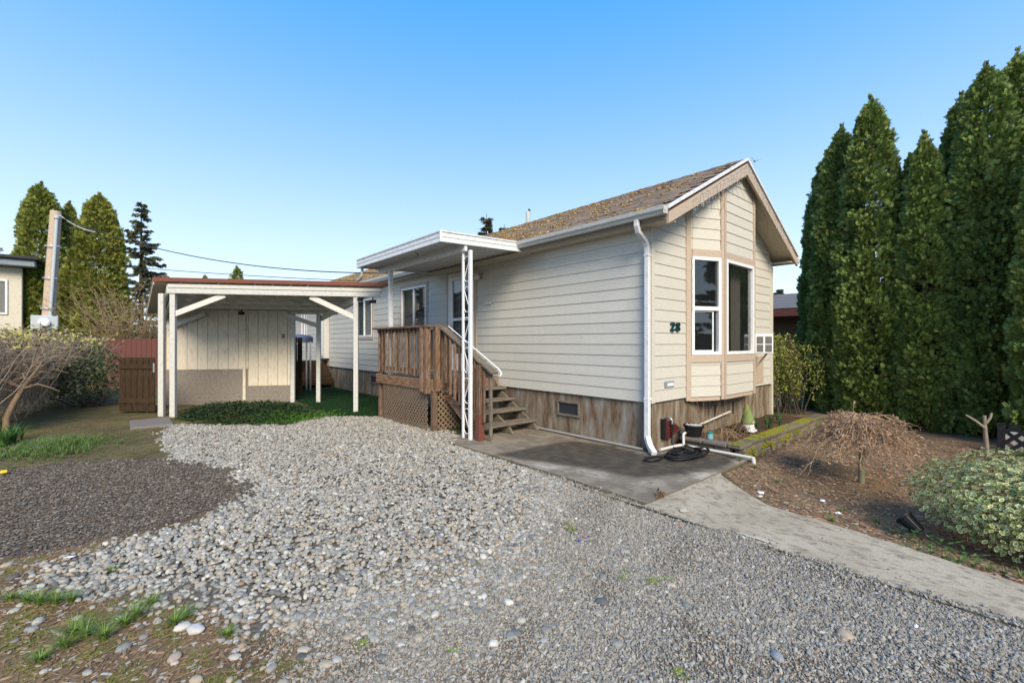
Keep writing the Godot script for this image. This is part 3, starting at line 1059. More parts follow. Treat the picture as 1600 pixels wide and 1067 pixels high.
	var d2 := part("side_porch_door", b.mesh(), M.car_white, t)
	b = MB.new()
	b.box(Vector3(-.212, 1.05, -13.2), Vector3(-.2, 2.8, -12.58), .003)
	part("door_panel", b.mesh(), M.vinyl, d2)
	# ---- end wall and bay; u runs along +x
	var end := MB.new()
	var es := Vector3(1, 0, 0)
	var en := Vector3(0, 0, 1)
	var BAY0 := .94
	var a := deg_to_rad(23.0)
	var f1 := Vector3(cos(a), 0, sin(a))
	var fn1 := Vector3(-sin(a), 0, cos(a))
	var p0 := Vector3(BAY0, 0, 0)
	var l1 := .689
	var p1 := p0 + f1 * l1
	var l2 := 1.188
	var p2 := p1 + es * l2
	var f3 := Vector3(cos(a), 0, -sin(a))
	var fn3 := Vector3(sin(a), 0, cos(a))
	var l3 := l1
	var p3 := p2 + f3 * l3
	sheathing(end, o, es, en, .0, BAY0, SILL + .006, 3.2, [], .1)
	sheathing(end, o, es, en, p3.x, WID, SILL + .006, 3.2, [], .1)
	var gab := under_gable(PackedVector2Array([Vector2(-.1, 3.2), Vector2(WID + .1, 3.2), Vector2(WID + .1, 5), Vector2(-.1, 5)]), o, es, .13)
	end.prism(gab, Transform3D(Basis(), Vector3(0, 0, -.004)), -.1)
	var ew := part("end_wall", end.mesh(), M.trim, t)
	cover(ew, o, es, en, .055, BAY0, 5.0, [], true)
	cover(ew, o, es, en, p3.x, WID - .07, 5.0, [], true)
	flat_part("corner_board", M.siding0, t, o, es, en, -.02, .055, SILL - .01, 3.2, .0, .024)
	flat_part("corner_board", M.siding0, t, o, es, en, WID - .07, WID + .02, SILL - .01, 3.1, .0, .024)
	var bay := MB.new()
	var h1 := [.085, l1 - .055, 1.31, 2.79]
	var h2 := [.075, l2 - .055, 1.31, 2.79]
	var h3 := [.08, l3 - .08, 1.31, 2.5]
	sheathing(bay, p0, f1, fn1, .0, l1, .62, 2.95, [h1], .05)
	sheathing(bay, p1, es, en, .0, l2, .62, 2.95, [h2], .05)
	sheathing(bay, p2, f3, fn3, .0, l3, .62, 2.95, [h3], .05)
	for q in [[p0, f1, fn1, l1], [p1, es, en, l2], [p2, f3, fn3, l3]]:
		var poly := under_gable(PackedVector2Array([Vector2(0, 2.95), Vector2(q[3], 2.95), Vector2(q[3], 5), Vector2(0, 5)]), q[0], q[1], .13)
		var fs: Vector3 = q[1]
		var fnn: Vector3 = q[2]
		bay.prism(poly, Transform3D(Basis(fs, Vector3.UP, fnn), (q[0] as Vector3) - fnn * .004), -.05)
	bay.prism(PackedVector2Array([Vector2(p0.x, .0), Vector2(p1.x, -p1.z), Vector2(p2.x, -p2.z), Vector2(p3.x, 0)]), Transform3D(Basis(Vector3(1, 0, 0), Vector3(0, 0, -1), Vector3(0, 1, 0)), Vector3(0, .615, 0)), .03)
	var bw := part("bay", bay.mesh(), M.trim, t)
	var blocks := [[h1, p0, f1, fn1, l1], [h2, p1, es, en, l2], [h3, p2, f3, fn3, l3]]
	for q in blocks:
		var h: Array = q[0]
		cover(bw, q[1], q[2], q[3], .0, q[4], 5.0, [[h[0] - .2, h[1] + .2, h[2] - .115, h[3] + .115]], true)
		flat_part("casing", M.trim, t, q[1], q[2], q[3], .03, (q[4] as float) - .03, h[3], h[3] + .115, 0, .026)
		flat_part("casing", M.trim, t, q[1], q[2], q[3], .03, (q[4] as float) - .03, h[2] - .115, h[2], 0, .026)
	# upright trims on the edges of the bay
	for q in [[p0, f1, fn1, -.012, .075], [p1, f1, fn1, -.055, .0], [p1, es, en, .0, .065], [p2, es, en, -.055, .0], [p2, f3, fn3, .0, .055], [p3, f3, fn3, -.07, .0]]:
		var org: Vector3 = q[0]
		var dirn: Vector3 = q[1]
		var nn: Vector3 = q[2]
		var poly := under_gable(PackedVector2Array([Vector2(q[3], .63), Vector2(q[4], .63), Vector2(q[4], 5), Vector2(q[3], 5)]), org, dirn, .13)
		b = MB.new()
		b.prism(poly, Transform3D(Basis(dirn, Vector3.UP, nn), org), .029)
		part("upright_trim", b.mesh(), M.trim, t)
	slider(t, p0, f1, fn1, h1, "hung")
	wi = slider(t, p1, es, en, h2, "fixed")
	flat_part("blind", M.room, wi, p1, es, en, .74, 1.11, 1.33, 2.77, -.20, -.19, 0)
	slider(t, p2, f3, fn3, h3, "fixed")
	b = MB.new()
	b.obox(Transform3D(Basis(), Vector3(2.17, 2.0, -.9)), Vector3(.02, 1.9, .9))
	# ---- the other walls, floor and ceiling
	b = MB.new()
	b.box(Vector3(WID - .1, .6, -LEN), Vector3(WID, 3.22, -.1))
	part("far_wall", b.mesh(), M.siding0, t)
	b = MB.new()
	b.box(Vector3(.1, .6, -LEN), Vector3(WID - .1, 3.22, -LEN + .1))
	b.prism(gab, Transform3D(Basis(), Vector3(0, 0, -LEN + .1)), -.1)
	part("back_wall", b.mesh(), M.siding0, t)
	b = MB.new()
	b.box(Vector3(.1, .70, -LEN + .1), Vector3(WID - .1, .85, -.11))
	part("floor", b.mesh(), M.room, t)
	b = MB.new()
	b.box(Vector3(.1, 3.12, -LEN + .1), Vector3(WID - .1, 3.16, -.11))
	b.box(Vector3(.1, .85, -3.4), Vector3(WID - .1, 3.12, -3.32))
	part("ceiling", b.mesh(), M.room, t)
	# ---- skirting
	var z := .0
	var i := 0
	while z < LEN:
		var e: float = min(z + 1.22, LEN)
		flat_part("skirting_panel", M["ply%d" % (i % 3)], t, o, s, n, z + .003, e - .003, -.06, SILL + .015, -.05, -.028, .002)
		z += 1.22; i += 1
	z = -.03
	while z < WID:
		var e: float = min(z + 1.22, WID)
		flat_part("skirting_panel", M["ply%d" % ((i + 1) % 3)], t, o, es, en, z + .003, e - .003, -.12, SILL + .01, -.05, -.028, .002)
		z += 1.22; i += 1
	for q in [[1.27, 1.75, .31, .555], [8.6, 9.12, .33, .575]]:
		b = MB.new()
		frame_in(b, o, s, n, q[0], q[1], q[2], q[3], .035, -.03, .002)
		var vent := part("skirting_vent", b.mesh(), M.greyz, t)
		flat_part("screen", M.screen, vent, o, s, n, q[0] + .03, q[1] - .03, q[2] + .03, q[3] - .03, -.026, -.018, 0)
	for x in [1.93, 2.62]:
		flat_part("slot", M.dark, t, o, es, en, x, x + .045, .26, .47, -.027, -.024, 0)
	roof(t)
	gutters(t)
	# house number, plate
	var font := SystemFont.new()
	font.font_names = PackedStringArray(["Droid Serif"])
	font.font_weight = 700
	for q in [["2", .505], ["8", .655]]:
		var tm := TextMesh.new()
		tm.text = q[0]
		tm.font = font
		tm.font_size = 48
		tm.pixel_size = .0036
		tm.depth = .03
		var dg := part("house_number_digit", tm, M.teal, t, Vector3(q[1], 1.722, .032))
		dg.rotation.z = -.10
		dg.scale = Vector3(1.12, 1, 1)
	b = MB.new()
	b.box(Vector3(.31, .862, .016), Vector3(.55, .952, .026), .003)
	var plate := part("name_plate", b.mesh(), M.blue_grey, t)
	b = MB.new()
	b.box(Vector3(.37, .885, .0262), Vector3(.53, .925, .029), 0)
	part("plate_strip", b.mesh(), M.paper, plate)

func curtain(parent: Node, mid: Vector3, along: Vector3, w: float, y0: float, y1: float, m: Material):
	var b := MB.new()
	var across := along.cross(Vector3.UP)
	var k := 24
	for i in k:
		var u0 := (float(i) / k - .5)
		var u1 := (float(i + 1) / k - .5)
		var pts := []
		for q in [[u0, y0], [u1, y0], [u1, lerpf(y0, y1, .4)], [u0, lerpf(y0, y1, .4)], [u1, y1], [u0, y1]]:
			var pinch := 1.0 if q[1] != lerpf(y0, y1, .4) else .62
			pts.append(mid + along * (q[0] * w * pinch) + Vector3.UP * q[1] + across * (.02 * sin(q[0] * 40)))
		b.face([pts[0], pts[1], pts[2], pts[3]], across)
		b.face([pts[3], pts[2], pts[4], pts[5]], across)
	part("curtain", b.mesh(), m, parent)

func roof(t: Node3D):
	var half := WID / 2
	var z0 := .38
	var z1 := -LEN - .3
	for sgn in [-1.0, 1.0]:
		var b := MB.new()
		var x0: float = half
		var x1: float = half + sgn * (half + .25)
		var y0 := PEAK
		var y1 := roof_top(x1)
		var cs := PackedVector2Array([Vector2(x0, y0 - .004), Vector2(x1, y1 - .004), Vector2(x1, y1 - .08), Vector2(x0, y0 - .08)])
		b.prism(cs, Transform3D(Basis(), Vector3(0, 0, z1)), z0 - z1)
		var r := part("roof_slope", b.mesh(), M.roof_deck, t)
		if sgn < 0: shingles(r, half, x1, z0, z1)
		# rake board with metal drip edge on top
		b = MB.new()
		b.prism(PackedVector2Array([Vector2(x0, y0 - .075), Vector2(x1 - sgn * .002, y1 - .075), Vector2(x1 - sgn * .002, y1 - .215), Vector2(x0, y0 - .255)]), Transform3D(Basis(), Vector3(0, 0, z0 - .012)), .034)
		part("rake_board", b.mesh(), M.trim, t)
		b = MB.new()
		b.prism(PackedVector2Array([Vector2(x0, y0 + .018), Vector2(x1 + sgn * .02, roof_top(x1 + sgn * .02) + .018), Vector2(x1 + sgn * .02, roof_top(x1 + sgn * .02) - .028), Vector2(x0, y0 - .028)]), Transform3D(Basis(), Vector3(0, 0, z0 + .003)), .032)
		part("drip_edge", b.mesh(), M.aluminium, t)
		# soffit under the overhang of the gable
		b = MB.new()
		b.prism(PackedVector2Array([Vector2(x0, y0 - .085), Vector2(x1, y1 - .085), Vector2(x1, y1 - .105), Vector2(x0, y0 - .105)]), Transform3D(Basis(), Vector3(0, 0, -.12)), .486)
		part("gable_soffit", b.mesh(), M.soffit, t)
		# boxed eave return, fascia and eave soffit
		var xe: float = -.25 if sgn < 0 else WID + .25
		var xw: float = -.004 if sgn < 0 else WID + .004
		b = MB.new()
		b.box(Vector3(min(xe, xw), 3.055, z1), Vector3(max(xe, xw), 3.075, z0 - .02))
		part("eave_soffit", b.mesh(), M.soffit, t)
		b = MB.new()
		b.box(Vector3(xe - .012, 3.05, z1), Vector3(xe + .012, 3.19, z0 - .014), .002)
		part("fascia_board", b.mesh(), M.trim_dirty, t)
		b = MB.new()
		b.prism(PackedVector2Array([Vector2(min(xe, xw), 3.076), Vector2(max(xe, xw), 3.076), Vector2(xw, roof_top(xw) - .11), Vector2(xe, roof_top(xe) - .11)] if sgn > 0 else [Vector2(xe, 3.076), Vector2(xw, 3.076), Vector2(xw, roof_top(xw) - .11), Vector2(xe, roof_top(xe) - .11)]), Transform3D(Basis(), Vector3(0, 0, z0 - .055)), .03)
		part("eave_return", b.mesh(), M.soffit, t)
	# ridge cap
	var cap := MB.new()
	var z := z0
	while z > z1:
		for sgn in [-1.0, 1.0]:
			cap.obox(Transform3D(Basis(Vector3(0, 0, 1), -sgn * atan(PITCH)) * Basis(Vector3(1, 0, 0), .05), Vector3(half + sgn * .065, PEAK + .012 - .065 * PITCH, z - .14)), Vector3(.15, .012, .30))
		z -= .26
	part("ridge_cap", cap.mesh(), M.shingle2, t)
	# flue pipe
	var p := MB.new()
	p.lathe([Vector2(.055, 0), Vector2(.055, .42), Vector2(.05, .44), Vector2(.0, .44)], 14, Transform3D(Basis(), Vector3(2.3, 4.36, -4.9)))
	var fl := part("flue_pipe", p.mesh(), M.gutter_paint, t)
	p = MB.new()
	p.lathe([Vector2(.0, 0), Vector2(.022, .0), Vector2(.035, .03), Vector2(.03, .06), Vector2(.0, .09)], 10, Transform3D(Basis(), Vector3(2.34, 4.79, -4.9)))
	part("flue_cap", p.mesh(), M.dark, fl)
	# moss cushions on the slope
	var xf := []
	var cols := []
	var mesh := pebble_mesh(1, .6, 41, false, Vector3(1.2, .55, 1.0))
	for i in 26000:
		var u := rng.randf()
		var zz := rf(-LEN, .3)
		var x := lerpf(-.24, half - .03, u)
		var thick := nz.get_noise_2d(x * 2.6, zz * 2.0) + .5 * nz.get_noise_2d(x * 8, zz * 6)
		var want := thick * 1.5 + clampf((-zz - 1.2) * .16, -.32, .42)
		if want < rf(.12, .9): continue
		var s := rf(.006, .02) * (1.0 + .4 * want)
		xf.append(Transform3D(Basis(Vector3.UP, rf(0, TAU)).scaled_local(Vector3(s * 1.4, s, s * 1.3)), Vector3(x, roof_top(x) + .012 + s * .2, zz)))
		var k := rng.randf()
		cols.append(Color(.30, .18, .055).lerp(Color(.42, .27, .10), k) if rng.randf() < .55 else Color(.17, .12, .06).lerp(Color(.26, .21, .13), k))
	var o := scatter("roof_moss", mesh, M.stone_matte, xf, cols)
	tag(o, "golden brown moss growing over the long roof slope", "moss", "", "stuff")

func shingles(r: Node, half: float, x1: float, z0: float, z1: float):
	var span_x := half - x1
	var rows := int(ceil(span_x / .122))
	var th := atan(PITCH)
	var mesh := []
	for w in 3:
		var b := MB.new()
		b.obox(Transform3D(), Vector3(.166, .009, .306 - .012 * w), .002)
		mesh.append(b.mesh())
	var rest := MB.new()
	var kept := 0
	for row in rows:
		var x := x1 + .05 + row * .122
		if x > half - .02: continue
		var off := .155 * (row % 2) + .03 * (row % 3)
		var k := 0
		while true:
			var z := z0 + .01 - off - k * .314 + rf(-.004, .004)
			if z < z1 + .15: break
			var bs := Basis(Vector3(0, 0, 1), th - .045) * Basis(Vector3(1, 0, 0), rf(-.012, .012))
			var at := Vector3(x, roof_top(x) + .009 + rf(0, .003), z - .155)
			if z > -4.3 and kept < 300:
				var o := part("shingle", mesh[(row + k) % 3], M["shingle%d" % (rng.randi() % 5)], r)
				o.transform = Transform3D(bs, at)
				kept += 1
			else:
				rest.obox(Transform3D(bs, at), Vector3(.166, .009, .302))
			k += 1
	var rr := part("far_shingles", rest.mesh(), M.shingle3, r)
	rr.set_meta("kind", "stuff")

func gutter_run(t: Node, za: float, zb: float):
	var b := MB.new()
	var cs := PackedVector2Array([Vector2(-.266, 3.205), Vector2(-.266, 3.10), Vector2(-.335, 3.10), Vector2(-.35, 3.13), Vector2(-.372, 3.155), Vector2(-.38, 3.205), Vector2(-.37, 3.205), Vector2(-.362, 3.16), Vector2(-.340, 3.137), Vector2(-.328, 3.108), Vector2(-.274, 3.108), Vector2(-.274, 3.205)])
	b.prism(cs, Transform3D(Basis(), Vector3(0, 0, zb)), za - zb)
	b.box(Vector3(-.375, 3.10, za - .004), Vector3(-.268, 3.204, za + .0))
	part("gutter", b.mesh(), M.gutter_paint, t)

func square_pipe(b: MB, p: Array, w: float, d: float, side: Vector3):
	for i in p.size() - 1:
		b.bar(p[i], p[i + 1] + (p[i + 1] - p[i]).normalized() * .012, w, d, side, .006)

func gutters(t: Node):
	gutter_run(t, .40, -2.36)
	gutter_run(t, -5.50, -LEN - .28)
	var b := MB.new()
	var side := Vector3(0, 0, 1)
	square_pipe(b, [Vector3(-.315, 3.11, -.02), Vector3(-.315, 3.03, -.02), Vector3(-.28, 2.955, -.02), Vector3(-.12, 2.86, -.02), Vector3(-.075, 2.79, -.02), Vector3(-.068, 2.72, -.02)], .066, .052, side)
	square_pipe(b, [Vector3(-.066, 2.75, -.02), Vector3(-.066, .70, -.02)], .066, .056, side)
	square_pipe(b, [Vector3(-.068, .72, -.02), Vector3(-.068, .20, -.02)], .070, .060, side)
	square_pipe(b, [Vector3(-.068, .24, -.02), Vector3(-.075, .17, .0), Vector3(-.09, .12, .03), Vector3(-.115, .075, .08), Vector3(-.15, .05, .13)], .074, .062, Vector3(1, 0, .6).normalized())
	var d := part("downspout", b.mesh(), M.aluminium, t)
	for y in [2.66, .72]:
		b = MB.new()
		b.box(Vector3(-.100, y, -.058), Vector3(-.018, y + .028, .018), .003)
		part("strap", b.mesh(), M.aluminium, d)
	# small outlet behind the far rake
	b = MB.new()
	b.box(Vector3(WID + .262, 3.06, -.2), Vector3(WID + .36, 3.16, .40), .008)
	part("gutter", b.mesh(), M.gutter_paint, t)
	b = MB.new()
	b.bar(Vector3(WID + .06, 3.0, -.02), Vector3(WID + .06, .05, -.02), .07, .06, side, .006)
	part("downspout", b.mesh(), M.soffit, t)

# ---------------------------------------------------------------- porch steps and landing
func plank(called: String, parent: Node, a: Vector3, b: Vector3, w: float, d: float, m: Material, side := Vector3.UP, bev := .004) -> MeshInstance3D:
	var q := MB.new()
	q.bar(a, b, w, d, side, bev)
	return part(called, q.mesh(), m, parent)

func lattice(parent: Node, o: Vector3, s: Vector3, n: Vector3, w: float, h: float, pitch: float, slat: float, m: Array, cut := 0.0):
	# two layers of crossing diagonal slats in a panel w wide and h high; cut trims the upper right corner
	for dirn in 2:
		var k := -int(ceil(h / pitch)) - 1
		while k * pitch < w + h:
			# slat line: u = k*pitch + v  (or mirrored)
			var hw := slat * .7071
			var poly := PackedVector2Array([Vector2(k * pitch - hw, 0), Vector2(k * pitch + hw, 0), Vector2(k * pitch + hw + h, h), Vector2(k * pitch - hw + h, h)])
			if dirn == 1:
				for i in 4: poly[i].x = w - poly[i].x
			poly = clip(poly, 1, 0, w)
			if poly.size() >= 3: poly = clip(poly, -1, 0, 0)
			if poly.size() >= 3 and cut > 0: poly = clip(poly, 1, cut, w)
			if poly.size() >= 3:
				var b := MB.new()
				b.prism(poly, Transform3D(Basis(s, Vector3.UP, n), o + n * (.0065 * dirn)), .006)
				part("lattice_slat", b.mesh(), m[rng.randi() % m.size()], parent)
			k += 1

func porch_deck():
	var t := thing("porch_deck", "brown weathered timber landing with railing, lattice skirt and four steps", "porch")
	var X := -1.5
	var Y := .87
	# landing boards run along z
	for i in 11:
		var x := -1.46 + i * .1385
		plank("deck_board", t, Vector3(x, Y - .019, -3.28), Vector3(x, Y - .019, -5.28), .134, .038, M["greyz"], Vector3(1, 0, 0))
	plank("rim_joist", t, Vector3(X - .02, .78, -3.32), Vector3(X - .02, .78, -5.30), .17, .038, M.rim_wood)
	plank("rim_joist", t, Vector3(X + .02, .765, -3.275), Vector3(-.02, .765, -3.275), .16, .038, M.deckx0)
	plank("rim_joist", t, Vector3(X + .02, .765, -5.30), Vector3(-.02, .765, -5.30), .16, .038, M.deckx1)
	# posts
	for q in [[X + .05, -5.24, -.02, 1.75, 0], [X - .055, -3.40, .66, 1.755, 2], [X - .05, -3.265, .64, 1.755, 0], [X + .07, -3.24, -.02, .69, 1], [X + .11, -3.22, .67, 1.755, 0], [-1.16, -3.235, .62, 1.755, 1], [-.06, -5.24, -.02, 1.74, 1]]:
		plank("post", t, Vector3(q[0], q[2], q[1]), Vector3(q[0], q[3], q[1]), .088, .088, M["decky%d" % q[4]], Vector3(1, 0, 0), .006)
	# rails
	plank("top_rail", t, Vector3(X - .02, 1.772, -5.36), Vector3(X - .02, 1.772, -3.19), .16, .038, M.deckz1, Vector3(1, 0, 0))
	plank("top_rail", t, Vector3(X + .06, 1.7715, -3.25), Vector3(-1.10, 1.7715, -3.25), .14, .036, M.deckx1, Vector3(0, 0, 1))
	plank("bottom_rail", t, Vector3(X - .0, 1.715, -5.28), Vector3(X - .0, 1.715, -3.42), .075, .034, M.deckz0)
	plank("bottom_rail", t, Vector3(X + .005, 1.0, -5.20), Vector3(X + .005, 1.0, -3.46), .07, .034, M.deckz1)
	plank("top_rail", t, Vector3(X, 1.76, -5.29), Vector3(-.04, 1.76, -5.29), .13, .036, M.deckx1, Vector3(0, 0, 1))
	var k := 0
	var z := -5.15
	while z < -3.48:
		plank("baluster", t, Vector3(X - .034, .93 + rf(-.015, .01), z), Vector3(X - .034, 1.745, z), .036, .028, M["decky%d" % [0, 1, 0, 2, 1][k % 5]], Vector3(0, 0, 1), .003)
		z += .142; k += 1
	for i in 2:
		plank("baluster", t, Vector3(-1.33 + .1 * i, .76, -3.30), Vector3(-1.33 + .1 * i, 1.74, -3.30), .04, .036, M["decky%d" % (i + 1)], Vector3(1, 0, 0), .003)
	for i in 9:
		plank("baluster", t, Vector3(-1.34 + .14 * i, .9, -5.335), Vector3(-1.34 + .14 * i, 1.74, -5.335), .04, .036, M["decky%d" % (i % 3)], Vector3(1, 0, 0), .003)
	# flight of steps
	for q in [[.68, -2.99], [.50, -2.74], [.35, -2.46], [.18, -2.19]]:
		var y: float = q[0]
		var zf: float = q[1]
		plank("tread", t, Vector3(-1.24, y - .019, zf - .068), Vector3(-.035, y - .019, zf - .068), .136, .038, M.greyx, Vector3(0, 0, 1))
		plank("tread", t, Vector3(-1.24, y - .020, zf - .213), Vector3(-.035, y - .020, zf - .213), .134, .038, M.greyx, Vector3(0, 0, 1))
		for x in [-1.19, -.62, -.09]:
			plank("riser_block", t, Vector3(x, y - .04, zf - .13), Vector3(x, max(y - .19, .02), zf - .13), .04, .10, M.greyy, Vector3(1, 0, 0))
	for x in [-1.195, -.64, -.085]:
		var b := MB.new()
		b.prism(PackedVector2Array([Vector2(2.10, .02), Vector2(2.42, .02), Vector2(3.26, .56), Vector2(3.26, .82), Vector2(3.10, .62), Vector2(2.18, .10)]), Transform3D(Basis(Vector3(0, 0, -1), Vector3.UP, Vector3(1, 0, 0)), Vector3(x - .02, 0, 0)), .038)
		part("stringer", b.mesh(), M.rim_wood if x < -1 else M.greyz, t)
	# sloping guard
	var ra := Vector3(-1.28, 1.745, -3.18)
	var rb := Vector3(-1.28, 1.045, -1.79)
	plank("stair_rail", t, ra, rb, .13, .036, M.greyz, Vector3(1, 0, 0))
	plank("stair_rail", t, ra + Vector3(0, -.07, 0), rb + Vector3(0, -.07, -.1), .085, .034, M.deckz1, Vector3.UP)
	var q := MB.new()
	q.tube([ra + Vector3(.10, .03, .0), Vector3(-1.18, 1.10, -1.82), Vector3(-1.18, 1.035, -1.76), Vector3(-1.20, 1.0, -1.77)], .012, 8)
	part("hand_rail", q.mesh(), M.white_iron, t)
	for i in 7:
		var zz := -3.05 + .135 * i
		var yt := lerpf(ra.y, rb.y, (zz - ra.z) / (rb.z - ra.z)) - .06
		if absf(zz + 2.10) < .06: continue
		plank("baluster", t, Vector3(-1.318, yt - .92 + .12 * (1 if i == 0 else 0), zz), Vector3(-1.318, yt, zz), .04, .036, M["decky%d" % [1, 0, 2, 1, 0, 1, 1][i]], Vector3(0, 0, 1), .003)
	var nw := plank("newel_post", t, Vector3(-1.325, -.02, -2.10), Vector3(-1.325, 1.16, -2.10), .085, .085, M.decky1, Vector3(1, 0, 0), .006)
	plank("painted_foot", nw, Vector3(-1.328, -.025, -2.098), Vector3(-1.328, .42, -2.098), .094, .094, M.red_post, Vector3(1, 0, 0), .004)
	plank("baluster", t, Vector3(-1.318, .30, -2.0), Vector3(-1.318, 1.07, -2.0), .04, .036, M.decky1, Vector3(0, 0, 1), .003)
	plank("end_post", t, Vector3(-1.27, .08, -1.90), Vector3(-1.27, 1.07, -1.90), .045, .045, M.greyy, Vector3(1, 0, 0), .004)
	# lattice skirts
	var lw := [M.lattice, M.lattice, M.decky2]
	lattice(t, Vector3(X - .005, -.0, -3.32), Vector3(0, 0, -1), Vector3(-1, 0, 0), 1.66, .695, .0975, .030, lw)
	lattice(t, Vector3(-1.40, -.0, -3.265), Vector3(1, 0, 0), Vector3(0, 0, 1), .52, .68, .0975, .030, lw, .45)
	plank("skirt_post", t, Vector3(X + .02, -.02, -5.02), Vector3(X + .02, .7, -5.02), .06, .06, M.decky1, Vector3(1, 0, 0))

func porch_canopy():
	var t := thing("porch_canopy", "white ribbed aluminium awning over the porch on scrolled posts", "awning")
	var z0 := -2.35
	var z1 := -5.48
	var xo := -1.85
	var xi := -.20
	# flat pan sheets with standing ribs underneath, draining outwards
	var b := MB.new()
	var z := z0 - .02
	while z > z1 + .02:
		var e: float = max(z - .152, z1 + .01)
		var cs := PackedVector2Array([Vector2(xi, 3.115), Vector2(xi, 3.112), Vector2(xo + .02, 3.05), Vector2(xo + .02, 3.053)])
		b.prism(cs, Transform3D(Basis(), Vector3(0, 0, z)), e - z)
		for k in [0.0, .05]:
			b.prism(PackedVector2Array([Vector2(xi - .01, 3.112), Vector2(xi - .01, 3.09), Vector2(xo + .02, 3.028), Vector2(xo + .02, 3.05)]), Transform3D(Basis(), Vector3(0, 0, z - k)), -.024)
		z -= .152
	part("roof_pan", b.mesh(), M.aluminium, t)
	var fasc := [[Vector3(xo, 0, z0), Vector3(xo, 0, z1), Vector3(-1, 0, 0), 3.03, 3.03], [Vector3(xi, 0, z0), Vector3(xo, 0, z0), Vector3(0, 0, 1), 3.09, 3.03], [Vector3(xo, 0, z1), Vector3(xi, 0, z1), Vector3(0, 0, -1), 3.03, 3.09]]
	for f in fasc:
		b = MB.new()
		var n: Vector3 = f[2]
		for st in [[-.035, .125, .0, .012], [-.04, -.015, -.012, .022], [.035, .05, .0, .0185], [.108, .130, -.012, .024]]:
			var p := []
			for e in [[f[0], f[3]], [f[1], f[4]]]:
				p.append([(e[0] as Vector3) + Vector3.UP * (e[1] + st[0]), (e[0] as Vector3) + Vector3.UP * (e[1] + st[1])])
			var a0: Vector3 = p[0][0]
			var a1: Vector3 = p[0][1]
			var c0: Vector3 = p[1][0]
			var c1: Vector3 = p[1][1]
			var ni: Vector3 = n * st[2]
			var no: Vector3 = n * st[3]
			b.face([a0 + no, c0 + no, c1 + no, a1 + no], n)
			b.face([a0 + ni, c0 + ni, c1 + ni, a1 + ni], -n)
			b.face([a1 + ni, c1 + ni, c1 + no, a1 + no], Vector3.UP)
			b.face([a0 + ni, c0 + ni, c0 + no, a0 + no], Vector3.DOWN)
			b.face([a0 + ni, a0 + no, a1 + no, a1 + ni], a0 - c0)
			b.face([c0 + ni, c0 + no, c1 + no, c1 + ni], c0 - a0)
		part("fascia", b.mesh(), M.aluminium, t)
	b = MB.new()
	b.box(Vector3(xo - .03, 2.985, z0 - .005), Vector3(xo + .004, 3.165, z0 + .030), .004)
	part("corner_cap", b.mesh(), M.vinyl, t)
	b = MB.new()
	b.bar(Vector3(-1.40, 2.965, z0 - .0), Vector3(-1.40, 2.965, z1 + .02), .11, .05, Vector3.UP, .004)
	part("beam", b.mesh(), M.aluminium, t)
	b = MB.new()
	b.bar(Vector3(-.03, 3.06, z0 - .01), Vector3(-.03, 3.06, z1 + .02), .06, .03, Vector3.UP, .004)
	part("wall_hanger", b.mesh(), M.aluminium, t)
	# left post, plain
	b = MB.new()
	b.bar(Vector3(-1.40, .87, -4.93), Vector3(-1.40, 2.91, -4.93), .075, .075, Vector3(1, 0, 0), .005)
	part("support_post", b.mesh(), M.aluminium, t)
	# right post: twin uprights joined by scrolls
	b = MB.new()
	b.bar(Vector3(-1.39, -.02, -2.44), Vector3(-1.39, 2.91, -2.44), .034, .034, Vector3(1, 0, 0), .003)
	b.bar(Vector3(-1.39, -.02, -2.25), Vector3(-1.39, 2.91, -2.25), .05, .05, Vector3(1, 0, 0), .004)
	var ip := part("iron_post", b.mesh(), M.white_iron, t)
	var y := .06
	for k in 6:
		b = MB.new()
		var pts := []
		var up := k % 2 == 0
		var lo := y + .03
		var hi := y + .42
		for i in 25:
			var u := i / 24.0
			var zz: float
			var yy: float
			if u < .25:
				var a := PI * (u / .25)
				zz = -2.345 - .066 * cos(a); yy = lo + .055 - .055 * sin(a)
			elif u > .75:
				var a := PI * ((u - .75) / .25)
				zz = -2.345 + .066 * cos(a) * -1.0; yy = hi - .055 + .055 * sin(a)
			else:
				zz = lerpf(-2.279, -2.411, (u - .25) / .5); yy = lerpf(lo + .055, hi - .055, (u - .25) / .5)
			if not up: zz = -4.69 - zz
			pts.append(Vector3(-1.39, yy, zz))
		b.tube(pts, .0075, 6)
		part("scroll", b.mesh(), M.white_iron, ip)
		y += .47
	# little outlet at the outer corner
	b = MB.new()
	b.tube([Vector3(-1.80, 3.0, -5.36), Vector3(-1.80, 2.86, -5.36), Vector3(-1.80, 2.81, -5.40), Vector3(-1.80, 2.775, -5.47), Vector3(-1.80, 2.755, -5.58)], .03, 8)
	part("outlet", b.mesh(), M.gutter_paint, t)
	b = MB.new()
	var hook := []
	for i in 9:
		hook.append(Vector3(-1.66, 3.0 - .012 * i + (.006 * i * i * .35 if i > 4 else 0.0), -3.42 + .05 * sin(i * .6)))
	b.tube(hook, .005, 5)
	part("hook", b.mesh(), M.wire, t)

